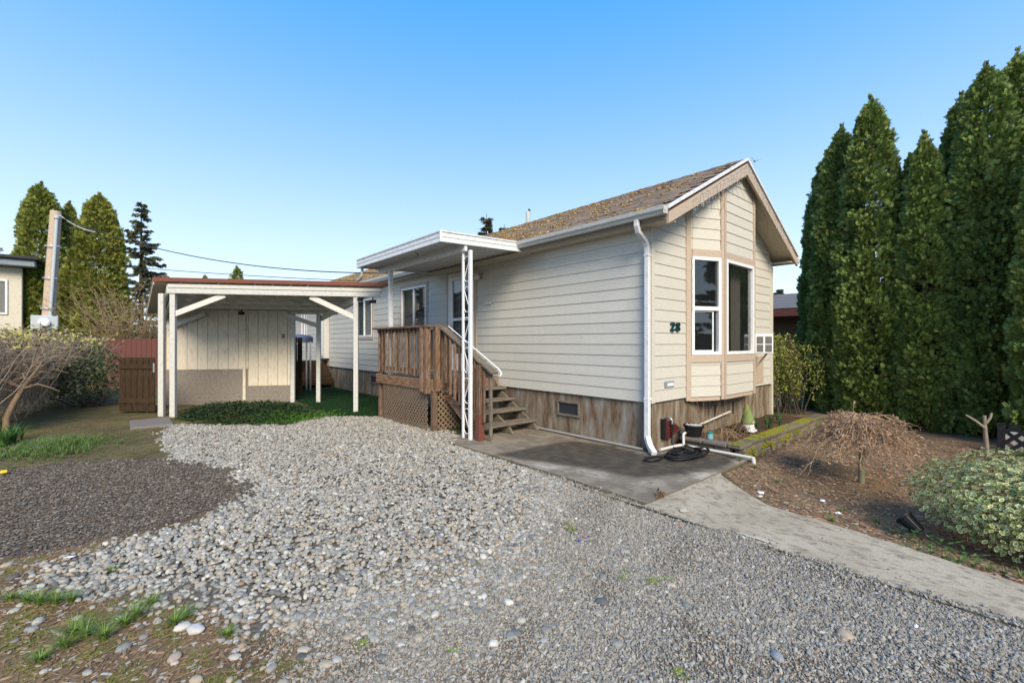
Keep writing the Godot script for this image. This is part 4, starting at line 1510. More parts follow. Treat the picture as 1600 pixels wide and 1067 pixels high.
# ---------------------------------------------------------------- carport
func carport():
	var t := thing("carport", "open white carport with red edged roof, knee braces and boarded back wall", "carport")
	var P := Vector3(-4.62, 0, -8.09)
	var f := Vector3(.866, 0, .5)
	var n := Vector3(-.5, 0, .866)
	var back := Vector3(0, 0, -1)
	var pt := func(u: float, q: float, y: float) -> Vector3: return P + f * u + back * q + Vector3.UP * y
	var rise := func(q: float) -> float: return 2.76 - .155 * q
	# roof sheet
	var b := MB.new()
	for k in 26:
		var u0 := lerpf(-.38, 4.21, k / 26.0)
		var u1 := lerpf(-.38, 4.21, (k + 1) / 26.0)
		var up := .016 if k % 2 == 0 else 0.0
		var a := [pt.call(u0, -.12, rise.call(-.12) + up), pt.call(u1, -.12, rise.call(-.12) + up), pt.call(u1, 3.1, rise.call(3.1) + up), pt.call(u0, 3.1, rise.call(3.1) + up)]
		b.face(a, Vector3.UP)
		var w := []
		for q in a: w.append(q - Vector3.UP * .012)
		b.face(w, Vector3.DOWN)
		b.face([a[0], a[1], w[1], w[0]], n)
		b.face([a[0], a[3], w[3], w[0]], -f)
		b.face([a[1], a[2], w[2], w[1]], f)
	part("roof_sheet", b.mesh(), M.car_rafter, t)
	b = MB.new()
	b.bar(pt.call(-.38, -.135, 2.765), pt.call(4.215, -.135, 2.765), .085, .02, Vector3.UP, .003)
	part("roof_edge", b.mesh(), M.car_red, t)
	# stepped front fascia, curved bargeboard on the side
	b = MB.new()
	b.bar(pt.call(-.10, -.06, 2.59), pt.call(4.05, -.06, 2.59), .19, .036, Vector3.UP, .004)
	b.bar(pt.call(-.11, -.088, 2.645), pt.call(4.06, -.088, 2.645), .075, .02, Vector3.UP, .004)
	part("fascia", b.mesh(), M.car_white, t)
	b = MB.new()
	var prev: Vector3
	for i in 9:
		var q := i / 8.0 * 2.7
		var now: Vector3 = pt.call(-.11, q - .05, 2.585 - .155 * q - .10 * sin(i / 8.0 * PI) * .5)
		if i > 0: b.bar(prev, now, .19, .03, Vector3.UP)
		prev = now
	part("bargeboard", b.mesh(), M.car_white, t)
	b = MB.new()
	b.bar(pt.call(-.36, -.1, 2.70), pt.call(-.36, 3.08, 2.70 - .155 * 3.18), .06, .02, Vector3.UP)
	part("edge_trim", b.mesh(), M.car_cream, t)
	b = MB.new()
	b.face([pt.call(-.34, -.1, 2.715), pt.call(-.12, -.1, 2.715), pt.call(-.12, 3.05, 2.715 - .155 * 3.15), pt.call(-.34, 3.05, 2.715 - .155 * 3.15)], Vector3.DOWN)
	part("overhang_soffit", b.mesh(), M.car_cream, t)
	# rafters across
	for i in 5:
		var q := .35 + .52 * i
		plank("rafter", t, pt.call(-.08, q, rise.call(q) - .09), pt.call(4.0, q, rise.call(q) - .09), .13, .04, M.car_rafter)
	for u in [-.02, 3.555]:
		plank("side_beam", t, pt.call(u, -.02, 2.46), pt.call(u, 2.25, 2.46 - .155 * 2.2), .14, .045, M.car_rafter)
	# posts: u, q, top
	for q in [[0.0, 0.0, 2.5], [-.20, .12, 2.5], [3.555, 0.0, 2.52], [2.86, 2.2, 2.24], [3.47, 2.2, 2.24], [-.02, 2.2, 2.24]]:
		plank("post", t, pt.call(q[0], q[1], -.03), pt.call(q[0], q[1], q[2]), .098, .098, M.car_white, f, .006)
	# knee braces
	for q in [[.03, .95, 0.0, 2.08, 2.48], [3.52, 2.62, 0.0, 2.05, 2.48], [3.44, 2.66, 2.15, 1.92, 2.20], [.03, .85, 2.1, 1.85, 2.2]]:
		plank("knee_brace", t, pt.call(q[0], q[2], q[3]), pt.call(q[1], q[2], q[4]), .11, .04, M.car_rafter, Vector3.UP)
	# boarded back wall with darker panels along its lower part
	var u := .02
	var k := 0
	while u < 2.80:
		var e: float = min(u + .226, 2.80)
		var low := .84 if u < 1.7 else .42
		var q := MB.new()
		q.bar(pt.call((u + e) / 2, 2.2, low), pt.call((u + e) / 2, 2.2, 2.30), e - u - .006, .022, f, .004)
		part("wall_board", q.mesh(), M.car_cream, t)
		u += .226; k += 1
	b = MB.new()
	b.bar(pt.call(.02, 2.225, 1.1), pt.call(2.80, 2.225, 1.1), 2.3, .02, Vector3.UP)
	part("wall_backing", b.mesh(), M.trim_dirty, t)
	b = MB.new()
	b.bar(pt.call(.02, 2.18, .40), pt.call(1.70, 2.18, .40), .88, .05, Vector3.UP, .008)
	part("lower_panel", b.mesh(), M.car_lower, t)
	b = MB.new()
	b.bar(pt.call(1.78, 2.18, .19), pt.call(2.80, 2.18, .19), .46, .05, Vector3.UP, .008)
	part("lower_panel", b.mesh(), M.car_lower, t)
	b = MB.new()
	b.bar(pt.call(1.735, 2.175, -.03), pt.call(1.735, 2.175, 2.28), .07, .05, f, .005)
	part("upright_trim", b.mesh(), M.car_cream, t)
	b = MB.new()
	b.obox(Transform3D(Basis(), pt.call(2.62, 2.17, 1.66)), Vector3(.07, .11, .05), .008)
	part("switch_box", b.mesh(), M.pvc_grey, t)
	for q in [[1.66, 2.14, 2.22], [3.62, -.03, 2.44], [3.9, -.03, 2.40]]:
		b = MB.new()
		b.obox(Transform3D(Basis(Vector3.UP, .4), pt.call(q[0], q[1], q[2])), Vector3(.10, .07, .12), .012)
		b.bar(pt.call(q[0], q[1], q[2]), pt.call(q[0], q[1], (q[2] as float) + .09), .02, .02, f)
		part("camera_lamp", b.mesh(), M.black_plastic, t)  # camera lamps, modelled unlit

# ---------------------------------------------------------------- foliage
func spray_mesh() -> ArrayMesh:      # flat scale-leaved spray of arborvitae, about one unit long
	var b := MB.new()
	var r := RandomNumberGenerator.new()
	r.seed = 77
	var leaf := func(base: Vector3, d: Vector3, l: float, w: float):
		var side := d.cross(Vector3(0, 0, 1)).normalized() * w
		var bend := Vector3(0, 0, r.randf_range(-.12, .12) * l)
		var m := base + d * l * .45 + bend
		var e := base + d * l + bend * 2.0
		b.tri(base, m - side, m + side)
		b.tri(m - side, e, m + side)
	leaf.call(Vector3.ZERO, Vector3(0, 1, 0), 1.0, .075)
	for i in 5:
		var y := .12 + .15 * i
		for s in [-1.0, 1.0]:
			var d := Vector3(s * .75, .75, r.randf_range(-.25, .25)).normalized()
			leaf.call(Vector3(0, y, 0), d, .52 - .07 * i + r.randf_range(-.05, .05), .072)
	for s in [-1.0, 1.0]:
		leaf.call(Vector3(s * .18, .32, 0), Vector3(s * .35, 1, .2).normalized(), .34, .06)
	return b.mesh()

var spray: ArrayMesh

func cedar(label: String, at: Vector3, h: float, r: float, count: int, size: float, warm: float, seed_: int, group: String, leaders := 1, blunt := 4.2):
	var t := thing("arborvitae_tree", label, "tree", at, group)
	var q := RandomNumberGenerator.new()
	q.seed = seed_
	var f := FastNoiseLite.new()
	f.seed = seed_
	f.frequency = 1.0
	f.fractal_octaves = 2
	var b := MB.new()
	b.tube([Vector3(0, -.1, 0), Vector3(.02, h * .3, .01), Vector3(0, h * .65, 0), Vector3(0, h * .93, 0)], [.085, .07, .045, .012], 8)
	for i in 26:
		var y := h * (.08 + .034 * i)
		var a := q.randf() * TAU
		var rr := r * .7 * (1.0 - float(i) / 30.0)
		b.tube([Vector3(0, y, 0), Vector3(cos(a) * rr * .6, y + rr * .5, sin(a) * rr * .6), Vector3(cos(a) * rr, y + rr * 1.2, sin(a) * rr)], [.018, .011, .004], 4, false)
	part("trunk", b.mesh(), M.bark, t)
	var xf := []
	var cols := []
	var twist := q.randf() * TAU
	# foliage hangs in clumps that stand out from one another
	var clumps := []
	for i in int(70 * h * r / size * .125 * 2.2):
		var w := q.randf()
		clumps.append([1.0 - pow(1.0 - w, .88), q.randf() * TAU, q.randf_range(.10, .20) * (size / .1), q.randf_range(.90, 1.08), q.randf_range(.75, 1.25)])
	for i in count:
		var cl: Array = clumps[q.randi() % clumps.size()]
		var cr: float = cl[2]
		var gx := q.randfn(0, .68)
		var gy := q.randfn(0, .68)
		var y := minf(h * (.02 + .93 * (cl[0] as float)) + gy * cr, h * .975)
		var v := clampf(y / h, 0.0, 1.0)
		var prof: float = lerpf(.85, 1.0, smoothstep(0.0, .25, v)) * pow(maxf(1.0 - pow(v, blunt), 0.0), .75)
		var a: float = cl[1]
		var lump := f.get_noise_3d(cos(a) * 1.7, y * .95, sin(a) * 1.7) * .26
		var ridge := .10 * cos(leaders * (a + twist) + y * .25) if leaders > 1 else 0.0
		var base_r := maxf(r * prof * (1.0 + lump + ridge), .03)
		a += gx * cr / maxf(base_r, .12)
		var ca := cos(a)
		var sa := sin(a)
		var bulge := cr * .34 * (1.0 - minf(gx * gx + gy * gy, 1.6)) * minf(base_r / .3, 1.0)
		var rr := maxf(base_r * (cl[3] as float) + bulge - absf(q.randfn(0, .05)), .01)
		if q.randf() < .12: rr *= q.randf_range(.55, .9)
		var k := clampf(q.randf() * (cl[4] as float), 0, 1)
		var out := Vector3(ca, 0, sa)
		var dirn := (out * q.randf_range(.35, 1.1) + Vector3.UP * q.randf_range(.25, .95) + Vector3(q.randf_range(-.5, .5), q.randf_range(-.3, .3), q.randf_range(-.5, .5))).normalized()
		var nrm := (Vector3(q.randf_range(-1, 1), q.randf_range(-.3, .8), q.randf_range(-1, 1)) + out * .5)
		nrm = (nrm - dirn * nrm.dot(dirn)).normalized()
		var s := size * q.randf_range(.65, 1.3)
		xf.append(Transform3D(Basis(dirn.cross(nrm) * s, dirn * s, nrm * s), out * rr + Vector3.UP * y - dirn * s * .35))
		var tone := Color(.095, .150, .036).lerp(Color(.20, .275, .07), k)
		tone = tone.lerp(Color(.30, .26, .03), warm * q.randf_range(.5, 1.0))
		if q.randf() < .008: tone = Color(.14, .085, .035)
		tone = tone.lerp(tone * 1.25, clampf(f.get_noise_3d(ca * 2.0, y * .9, sa * 2.0) * 1.5, 0, 1))
		cols.append(tone)
	for i in 90:
		var v := q.randf()
		var d := Vector3(q.randf_range(-.5, .5), 1.0, q.randf_range(-.5, .5)).normalized()
		var nrm := Vector3(q.randf_range(-1, 1), 0, q.randf_range(-1, 1))
		nrm = (nrm - d * nrm.dot(d)).normalized()
		var s := size * q.randf_range(.6, 1.1)
		var w := (1.0 - v) * .16
		xf.append(Transform3D(Basis(d.cross(nrm) * s, d * s, nrm * s), Vector3(q.randf_range(-w, w), h * (.90 + .09 * v), q.randf_range(-w, w))))
		cols.append(Color(.085, .115, .030).lerp(Color(.19, .225, .065), q.randf()).lerp(Color(.30, .26, .03), warm * .7))
	scatter("crown", spray, M.leaf, xf, cols, t, true)

func evergreens():
	spray = spray_mesh()
	var row := "arborvitae hedge row beside the end of the house"
	# x, z, height, radius, label
	var trees := [
		[6.95, .30, 6.1, .62, "slim dark arborvitae at the house end of the hedge row"],
		[6.35, .72, 6.35, .68, "tall arborvitae second from the house in the hedge row"],
		[5.95, 1.30, 6.60, .72, "tallest pointed arborvitae standing behind the bare weeping tree"],
		[6.35, 1.85, 5.35, .50, "short narrow arborvitae wedged behind its neighbours in the hedge row"],
		[5.72, 2.12, 5.50, .60, "lower arborvitae with thin tip beyond the weeping tree"],
		[6.55, 2.55, 6.35, .62, "arborvitae with hooked tip behind the lower one"],
		[5.82, 2.90, 6.45, .70, "broad tall arborvitae above the black lattice fence"],
		[6.70, 3.25, 6.9, .68, "highest arborvitae tip rising behind the broad one by the fence"],
		[4.95, 3.62, 5.0, .60, "arborvitae in front of the row, beside the cut stump"],
	]
	var i := 0
	for q in trees:
		cedar(q[4], Vector3(q[0], -.1, q[1]), q[2], (q[3] as float) * (.76 if q[2] > 6.0 else .66), 24000, .10, .0 + .04 * (i % 3), 100 + i, row, 2 + i % 2, 3.3)
		i += 1
	for q in [[4.6, 4.9, 6.3], [4.7, 6.3, 6.5]]:
		cedar("arborvitae further along the hedge row, past the variegated bush", Vector3(q[0], -.1, q[1]), q[2], .72, 5200, .19, .08, 130 + i, "arborvitae row past the bush", 2)
		i += 1
	var left := "arborvitae behind the clipped hedge and meter pole"
	cedar("tallest yellow green arborvitae behind the meter pole", Vector3(-7.85, 0, -22.7), 8.0, .66, 19000, .16, .45, 201, left, 3, 4.5)
	cedar("slender arborvitae close behind the tallest one by the pole", Vector3(-7.1, 0, -23.3), 7.5, .50, 12000, .15, .3, 202, left, 2, 4.0)
	cedar("low arborvitae between the meter pole and the broad one", Vector3(-6.75, 0, -20.4), 4.9, .60, 13000, .14, .6, 203, left, 2, 4.0)
	cedar("broad rounded yellow green arborvitae beside the bare shrub", Vector3(-6.05, 0, -19.8), 7.2, .76, 22000, .15, .6, 204, left, 2, 5.0)
	# conifers with open branches
	spruce("tall open spruce rising behind the carport roof", Vector3(-4.3, 0, -40.9), 12.2, 2.9, 301)
	spruce("spruce top showing above the neighbour's flat roof", Vector3(-13.0, 0, -43.0), 11.3, 3.2, 302)
	spruce("thin spruce top peeping over the ridge beside the awning", Vector3(13.02, 0, -20.4), 10.1, 1.6, 303)
	spruce("small spruce tip next to another over the house ridge", Vector3(13.9, 0, -19.6), 9.4, 1.2, 304)
	for w in [[4.2, 15.5, 7.0], [8.0, 16.5, 9.0]]:
		spruce("spruce across the lane, mirrored in the bay window", Vector3(w[0], 0, w[1]), w[2], 2.6, 310 + int(w[0]), "spruces mirrored in the bay window")
	spruce("tiny far conifer tip above the grey neighbour roof", Vector3(33, 0, -9.2), 5.6, .8, 305)
	cedar("far pointed conifer poking up above the carport roof edge", Vector3(2.36, 0, -43.0), 8.2, .7, 2200, .35, .2, 306, "")
	cedar("very small far conifer tip over the carport roof", Vector3(.9, 0, -50.8), 8.1, .55, 1500, .35, .2, 307, "")

func spruce(label: String, at: Vector3, h: float, r: float, seed_: int, group := ""):
	var t := thing("spruce_tree", label, "tree", at, group)
	var q := RandomNumberGenerator.new()
	q.seed = seed_
	var b := MB.new()
	b.tube([Vector3(0, -.1, 0), Vector3(0, h * .5, 0), Vector3(0, h, 0)], [.22, .13, .015], 8)
	var xf := []
	var cols := []
	var y := h * .12
	while y < h * .985:
		var reach := r * pow(1.0 - y / h, .85) + .08
		var k := 5 if y < h * .8 else 4
		for i in k:
			if q.randf() < .14: continue
			var a := q.randf() * TAU
			var l := reach * q.randf_range(.6, 1.12)
			var out := Vector3(cos(a), 0, sin(a))
			var pts := []
			for m in 5:
				var u := m / 4.0
				pts.append(Vector3(0, y, 0) + out * l * u + Vector3.UP * (-.30 * l * u + .28 * l * u * u))
			b.tube(pts, [.03, .02, .014, .009, .004], 4, false)
			var cnt := int(16 + l * 30)
			for m in cnt:
				var u := pow(q.randf(), .7)
				var p: Vector3 = Vector3(0, y, 0) + out * l * u + Vector3.UP * (-.30 * l * u + .28 * l * u * u)
				var side := out.cross(Vector3.UP) * q.randf_range(-1, 1)
				var d := (out * .6 + side * .9 + Vector3.UP * q.randf_range(-.7, .15)).normalized()
				var nrm := Vector3(q.randf_range(-1, 1), 1, q.randf_range(-1, 1))
				nrm = (nrm - d * nrm.dot(d)).normalized()
				var s := q.randf_range(.22, .42)
				xf.append(Transform3D(Basis(d.cross(nrm) * s, d * s, nrm * s), p))
				cols.append(Color(.07, .095, .055).lerp(Color(.19, .19, .09), q.randf()))
		y += h * .026 * q.randf_range(.8, 1.25)
	part("trunk", b.mesh(), M.bark, t)
	scatter("crown", spray, M.leaf, xf, cols, t, true)

func blade_tuft(k: int, l: float, w: float, lean: float, seed_: int) -> ArrayMesh:
	var b := MB.new()
	var q := RandomNumberGenerator.new()
	q.seed = seed_
	for i in k:
		var a := q.randf() * TAU
		var out := Vector3(cos(a), 0, sin(a))
		var side := out.cross(Vector3.UP) * w
		var ll := l * q.randf_range(.6, 1.1)
		var le := lean * q.randf_range(.3, 1.2)
		var p := [out * .012 * q.randf()]
		for m in 3:
			var u := (m + 1) / 3.0
			p.append(p[0] + out * le * ll * u * u + Vector3.UP * ll * (u - .25 * le * u * u))
		for m in 3:
			var w0 := side * (1.0 - m / 3.2)
			var w1 := side * (1.0 - (m + 1) / 3.2) if m < 2 else Vector3.ZERO
			b.tri(p[m] - w0, p[m] + w0, p[m + 1] + w1)
			if m < 2: b.tri(p[m] - w0, p[m + 1] + w1, p[m + 1] - w1)
	return b.mesh()

func leaf_mesh(two_tone: bool, l := 1.0, w := .55) -> ArrayMesh:
	var b := MB.new()
	b.tinted = true
	var edge := Color(1, 1, 1)
	var heart := Color(.26, .36, .20) if two_tone else Color(1, 1, 1)
	var ring := func(k: float) -> Array:
		var r := []
		for i in 8:
			var a := TAU * i / 8.0
			r.append(Vector3(sin(a) * w * .5 * k, .06 * absf(sin(a)) * k, .5 * l - cos(a) * .5 * l * k))
		return r
	var o: Array = ring.call(1.0)
	var n: Array = ring.call(.74)
	var mid := Vector3(0, -.02, .5 * l)
	for i in 8:
		var j := (i + 1) % 8
		b.col = edge
		b.face([o[i], o[j], n[j], n[i]], Vector3.UP)
		b.col = heart
		b.face([n[i], n[j], mid], Vector3.UP)
	return b.mesh()

func twig_path(q: RandomNumberGenerator, p: Vector3, d: Vector3, l: float, droop: float, wob: float, k: int) -> Array:
	var r := [p]
	for i in k:
		d = (d + Vector3(q.randf_range(-wob, wob), q.randf_range(-wob, wob) - droop, q.randf_range(-wob, wob))).normalized()
		p += d * l / k
		r.append(p)
	return r

func taper(a: float, b: float, k: int) -> Array:
	var r := []
	for i in k: r.append(lerpf(a, b, float(i) / (k - 1)))
	return r

# ---------------------------------------------------------------- garden bed by the end wall
func garden():
	var q := RandomNumberGenerator.new()
	q.seed = 900
	# ---- raised planter of blocks with mossy cap stones
	var t := thing("stone_planter", "low block planter with mossy cap stones along the end wall", "planter")
	var block := func(a: Vector3, b: Vector3, called: String, m: Material):
		var k := MB.new()
		k.box(a, b, .010)
		var o := part(called, k.mesh(), m, t)
		o.position += Vector3(q.randf_range(-.004, .004), 0, q.randf_range(-.006, .006))
	for row in 2:
		var y := -.13 + row * .125
		var x := .62 + (.10 if row == 1 else 0.0)
		while x < 4.32:
			var e: float = min(x + q.randf_range(.19, .27), 4.36)
			block.call(Vector3(x + .004, y + .003, .79), Vector3(e - .004, y + .122, .915 + q.randf_range(-.008, .008)), "block", M["block%d" % q.randi_range(0, 2)])
			x = e
		for k in 3:
			block.call(Vector3(.60, y + .003, .14 + .215 * k), Vector3(.715, y + .121, .345 + .215 * k), "block", M["block%d" % q.randi_range(0, 2)])
	var x := .575
	while x < 4.36:
		var e: float = min(x + q.randf_range(.28, .42), 4.38)
		block.call(Vector3(x + .003, .118, .755), Vector3(e - .003, .168 + q.randf_range(-.006, .006), .935), "cap_stone", M["block%d" % q.randi_range(0, 1)])
		x = e
	for k in 2:
		block.call(Vector3(.565, .118, .10 + .325 * k), Vector3(.735, .167, .42 + .325 * k), "cap_stone", M.block0)
	var so := sheet(span(.72, 4.3, 60), span(-.02, .78, 16), func(a, c): return .075 + .03 * nz.get_noise_2d(a * 4, c * 4), func(a, c): return Color(.075, .052, .035).lerp(Color(.13, .09, .06), clampf(.5 + nz.get_noise_2d(a * 7, c * 7), 0, 1)))
	part("soil", so, M.ground, t)
	# moss on the caps and on the outer face
	var xf := []
	var cols := []
	var bump := pebble_mesh(1, .5, 55, false, Vector3(1.1, .6, 1.1))
	for i in 16000:
		var px := q.randf_range(.58, 4.36)
		var face := q.randf() < .30
		var s := q.randf_range(.003, .009)
		var nn := nz.get_noise_2d(px * 3, 4.0) + .6 * nz.get_noise_2d(px * 11, 9.0)
		var pos: Vector3
		if face:
			var py := q.randf_range(-.10, .11)
			nn = nz.get_noise_2d(px * 4.2, py * 6 + 40) * 1.6
			if nn < q.randf_range(.05, .6) or px < .7: continue
			pos = Vector3(px, py, .918)
			s *= 1.5
		else:
			var pz := q.randf_range(.76, .932)
			if nn + clampf((px - .9) * .5, -.2, .5) + .4 * nz.get_noise_2d(px * 9, pz * 9) < q.randf_range(-.1, .55): continue
			pos = Vector3(px, .167, pz)
		xf.append(Transform3D(Basis(Vector3.UP, q.randf() * TAU).scaled_local(Vector3(s * 1.3, s, s * 1.3)), pos))
		cols.append(Color(.10, .105, .012).lerp(Color(.26, .24, .018), q.randf()))
	var o := scatter("planter_moss", bump, M.stone_matte, xf, cols)
	tag(o, "bright yellow green moss on the planter cap stones", "moss", "", "stuff")
	# dry flower stalks
	var b := MB.new()
	for i in 70:
		var p := Vector3(q.randf_range(.95, 2.05), .08, q.randf_range(.2, .72))
		var up := q.randf() < .22
		var path := twig_path(q, p, Vector3(q.randf_range(-.6, .6), 1.0 if up else .45, q.randf_range(-.5, .5)).normalized(), q.randf_range(.35, .85) if up else q.randf_range(.12, .32), .02 if up else .12, .10, 5)
		b.tube(path, taper(.0035, .0015, 6), 4, false)
	one("dry_stalks", b.mesh(), M.twig_tan, "dry tan flower stalks standing in the planter beside the gnome", "dead plant")
	# daffodil leaves
	for i in 7:
		var m := part("daffodil_leaves", blade_tuft(16, .22, .007, .5, 700 + i), M.leaf, self, Vector3(2.45 + .17 * i + q.randf_range(-.04, .04), .07, q.randf_range(.35, .62)))
		m.mesh = tint_mesh(m.mesh, Color(.035, .10, .03))
		tag(m, "clump of green strap leaves in the mossy planter behind the gnome", "plant", "daffodil clumps in the planter")
	# ---- weeping tree without leaves
	t = thing("weeping_tree", "small bare weeping tree with drooping tan twigs on the bed", "tree", Vector3(.9, -.09, 2.11))
	b = MB.new()
	b.tube([Vector3(0, -.05, 0), Vector3(.012, .2, .0), Vector3(-.005, .42, .01), Vector3(.02, .60, .0), Vector3(.0, .70, .0)], [.034, .029, .027, .03, .024], 10)
	part("trunk", b.mesh(), M.green_bark, t)
	b = MB.new()
	var tips := []
	for i in 165:
		var a := q.randf() * TAU
		var reach := q.randf_range(.20, .50) * (1.2 if absf(sin(a)) < .6 else .85)
		var out := Vector3(cos(a), 0, sin(a))
		var p0 := Vector3(q.randf_range(-.05, .05), q.randf_range(.60, .72), q.randf_range(-.05, .05))
		var pts := [p0]
		var hgt := q.randf_range(.02, .14)
		for m in 7:
			var u := (m + 1) / 7.0
			pts.append(p0 + out * reach * u + Vector3.UP * (hgt * sin(u * 2.4) - .62 * reach * pow(u, 2.0)) * 1.0 + Vector3(q.randf_range(-.025, .025), q.randf_range(-.02, .02), q.randf_range(-.025, .025)))
		b.tube(pts, taper(.009 if i < 25 else .005, .0018, 8), 5, false)
		for m in 9:
			var w: Vector3 = pts[q.randi_range(2, 7)]
			var path := twig_path(q, w, (out + Vector3(q.randf_range(-1, 1), q.randf_range(-.9, .3), q.randf_range(-1, 1))).normalized(), q.randf_range(.08, .24), .14, .22, 4)
			b.tube(path, taper(.003, .0012, 5), 3, false)
			tips.append(path[4]); tips.append(path[3])
	part("twigs", b.mesh(), M.twig_red, t)
	xf = []; cols = []
	var dl := leaf_mesh(false, 1.0, .35)
	for p in tips:
		for k in 2:
			var s := q.randf_range(.02, .042)
			xf.append(Transform3D(Basis(Vector3(q.randf_range(-1, 1), q.randf_range(-1, 1), q.randf_range(-1, 1)).normalized(), q.randf() * TAU).scaled_local(Vector3.ONE * s), (p as Vector3) + Vector3(q.randf_range(-.02, .02), q.randf_range(-.02, .02), q.randf_range(-.02, .02))))
			cols.append(Color(.24, .14, .085).lerp(Color(.40, .27, .17), q.randf()))
	scatter("dead_leaves", dl, M.leaf, xf, cols, t, true)
	# ---- variegated bush
	t = thing("variegated_bush", "dense clipped bush with cream edged green leaves beside the path", "bush", Vector3(-.24, -.09, 3.54))
	b = MB.new()
	for i in 46:
		var a := q.randf() * TAU
		var path := twig_path(q, Vector3(q.randf_range(-.2, .2), 0, q.randf_range(-.2, .2)), Vector3(cos(a) * .9, .8, sin(a) * .9).normalized(), q.randf_range(.45, .85), .02, .18, 6)
		b.tube(path, taper(.011, .003, 7), 5, false)
	part("branches", b.mesh(), M.twig, t)
	xf = []; cols = []
	var vl := leaf_mesh(true, 1.0, .62)
	var f := FastNoiseLite.new()
	f.seed = 61; f.frequency = 1.0
	for i in 27000:
		var d := Vector3(q.randf_range(-1, 1), q.randf_range(-.75, 1), q.randf_range(-1, 1))
		if d.length() > 1 or d.length() < .1: continue
		d = d.normalized()
		var lump := 1.0 + .12 * f.get_noise_3dv(d * 2.4) + .10 * f.get_noise_3dv(d * 6.0)
		var rad := Vector3(.64, .42, .84)
		var depth := 1.0 - .42 * pow(q.randf(), 2.0)
		var p := Vector3(0, .35, 0) + d * rad * lump * depth
		if p.y < .08: continue
		if d.y < -.2 and q.randf() < .45: continue
		var up := (d + Vector3.UP * .8 + Vector3(q.randf_range(-.7, .7), q.randf_range(-.5, .5), q.randf_range(-.7, .7))).normalized()
		var along := (d * .7 + Vector3(q.randf_range(-1, 1), q.randf_range(-.4, .8), q.randf_range(-1, 1)))
		along = (along - up * along.dot(up)).normalized()
		var s := q.randf_range(.022, .042)
		xf.append(Transform3D(Basis(up.cross(along) * s, up * s, along * s), p))
		cols.append(Color(.48, .46, .18).lerp(Color(.78, .72, .40), q.randf()) if q.randf() < .82 else Color(.16, .24, .07).lerp(Color(.34, .36, .10), q.randf()))
	scatter("leaves", vl, M.leaf_gloss, xf, cols, t, true)
	# ---- young olive shrub behind the air conditioner
	t = thing("leafy_shrub", "yellow green leafy shrub growing behind the air conditioner", "bush", Vector3(5.25, -.05, .05))
	b = MB.new()
	xf = []; cols = []
	var ll := leaf_mesh(false, 1.0, .42)
	for i in 16:
		var a := q.randf() * TAU
		var path := twig_path(q, Vector3(q.randf_range(-.25, .25), 0, q.randf_range(-.25, .25)), Vector3(cos(a) * .22, 1, sin(a) * .22).normalized(), q.randf_range(1.2, 1.75), -.01, .10, 8)
		b.tube(path, taper(.016, .004, 9), 5, false)
		for m in 210:
			var p: Vector3 = path[q.randi_range(3, 8)]
			p += Vector3(q.randf_range(-.16, .16), q.randf_range(-.12, .12), q.randf_range(-.16, .16))
			var s := q.randf_range(.035, .07)
			xf.append(Transform3D(spin2(q).scaled_local(Vector3.ONE * s), p))
			cols.append(Color(.10, .14, .025).lerp(Color(.30, .30, .06), q.randf()))
	part("stems", b.mesh(), M.bark, t)
	scatter("leaves", ll, M.leaf, xf, cols, t, true)
	# ---- cut stump of a young tree
	t = thing("pruned_sapling", "pale cut back sapling trunk with stub branches by the lattice", "tree", Vector3(3.55, -.1, 2.98))
	b = MB.new()
	b.tube([Vector3(0, -.05, 0), Vector3(-.03, .2, .0), Vector3(-.07, .42, -.01), Vector3(-.085, .60, -.015)], [.036, .027, .022, .019], 9)
	b.tube([Vector3(-.07, .42, 0), Vector3(-.14, .53, -.1), Vector3(-.17, .60, -.19)], [.02, .016, .012], 7)
	b.tube([Vector3(-.08, .5, 0), Vector3(-.07, .58, .04), Vector3(-.05, .64, .05)], [.018, .016, .014], 7)
	part("trunk", b.mesh(), M.cut_wood, t)
	# ground plants on the bed
	var weeds := [[-.38, 2.47, 1.3], [-.62, 2.62, .9], [-.85, 2.25, .8], [.42, .97, 1.0], [.39, 1.17, .8], [.15, 1.5, .5], [1.5, 1.55, .6], [1.2, 2.6, .8], [-.3, 2.2, .5], [2.1, 1.35, .7], [.1, 1.85, .5]]
	for w in weeds:
		var m := part("grass_tuft", tint_mesh(blade_tuft(34, .09 * w[2], .0032, 1.5, q.randi()), Color(.11, .16, .035)), M.leaf, self, Vector3(w[0], lay(w[0], w[1]), w[1]))
		tag(m, "small green weed tuft growing in the brown planting bed", "weed", "weeds in the planting bed")
	for w in [[-.86, 2.92], [-1.0, 3.08], [-.74, 2.80]]:
		xf = []; cols = []
		var hb := thing("broad_leaf_weed", "broad leaved green herb under the variegated bush", "weed", Vector3(w[0], lay(w[0], w[1]), w[1]), "herbs under the bush")
		for k in 26:
			var a := q.randf() * TAU
			var rr := q.randf_range(.01, .10)
			xf.append(Transform3D(Basis(Vector3.UP, a) * Basis(Vector3(1, 0, 0), q.randf_range(-.5, .3)) * Basis.from_scale(Vector3.ONE * q.randf_range(.03, .055)), Vector3(sin(a) * rr, q.randf_range(.02, .09), cos(a) * rr)))
			cols.append(Color(.035, .10, .02).lerp(Color(.10, .19, .05), q.randf()))
		scatter("leaves", ll, M.leaf, xf, cols, hb, true)
	# tufts along the outer edge of the path
	for k in 10:
		var w := [-1.12 + .06 * q.randf(), 2.75 + .07 * k]
		var m := part("grass_tuft", tint_mesh(blade_tuft(22, .06, .0035, 1.6, q.randi()), Color(.15, .19, .06)), M.leaf, self, Vector3(w[0] + .03, lay(w[0], w[1]) + .01, w[1]))
		tag(m, "small grass tuft along the path edge under the bush", "weed", "tufts along the path edge")

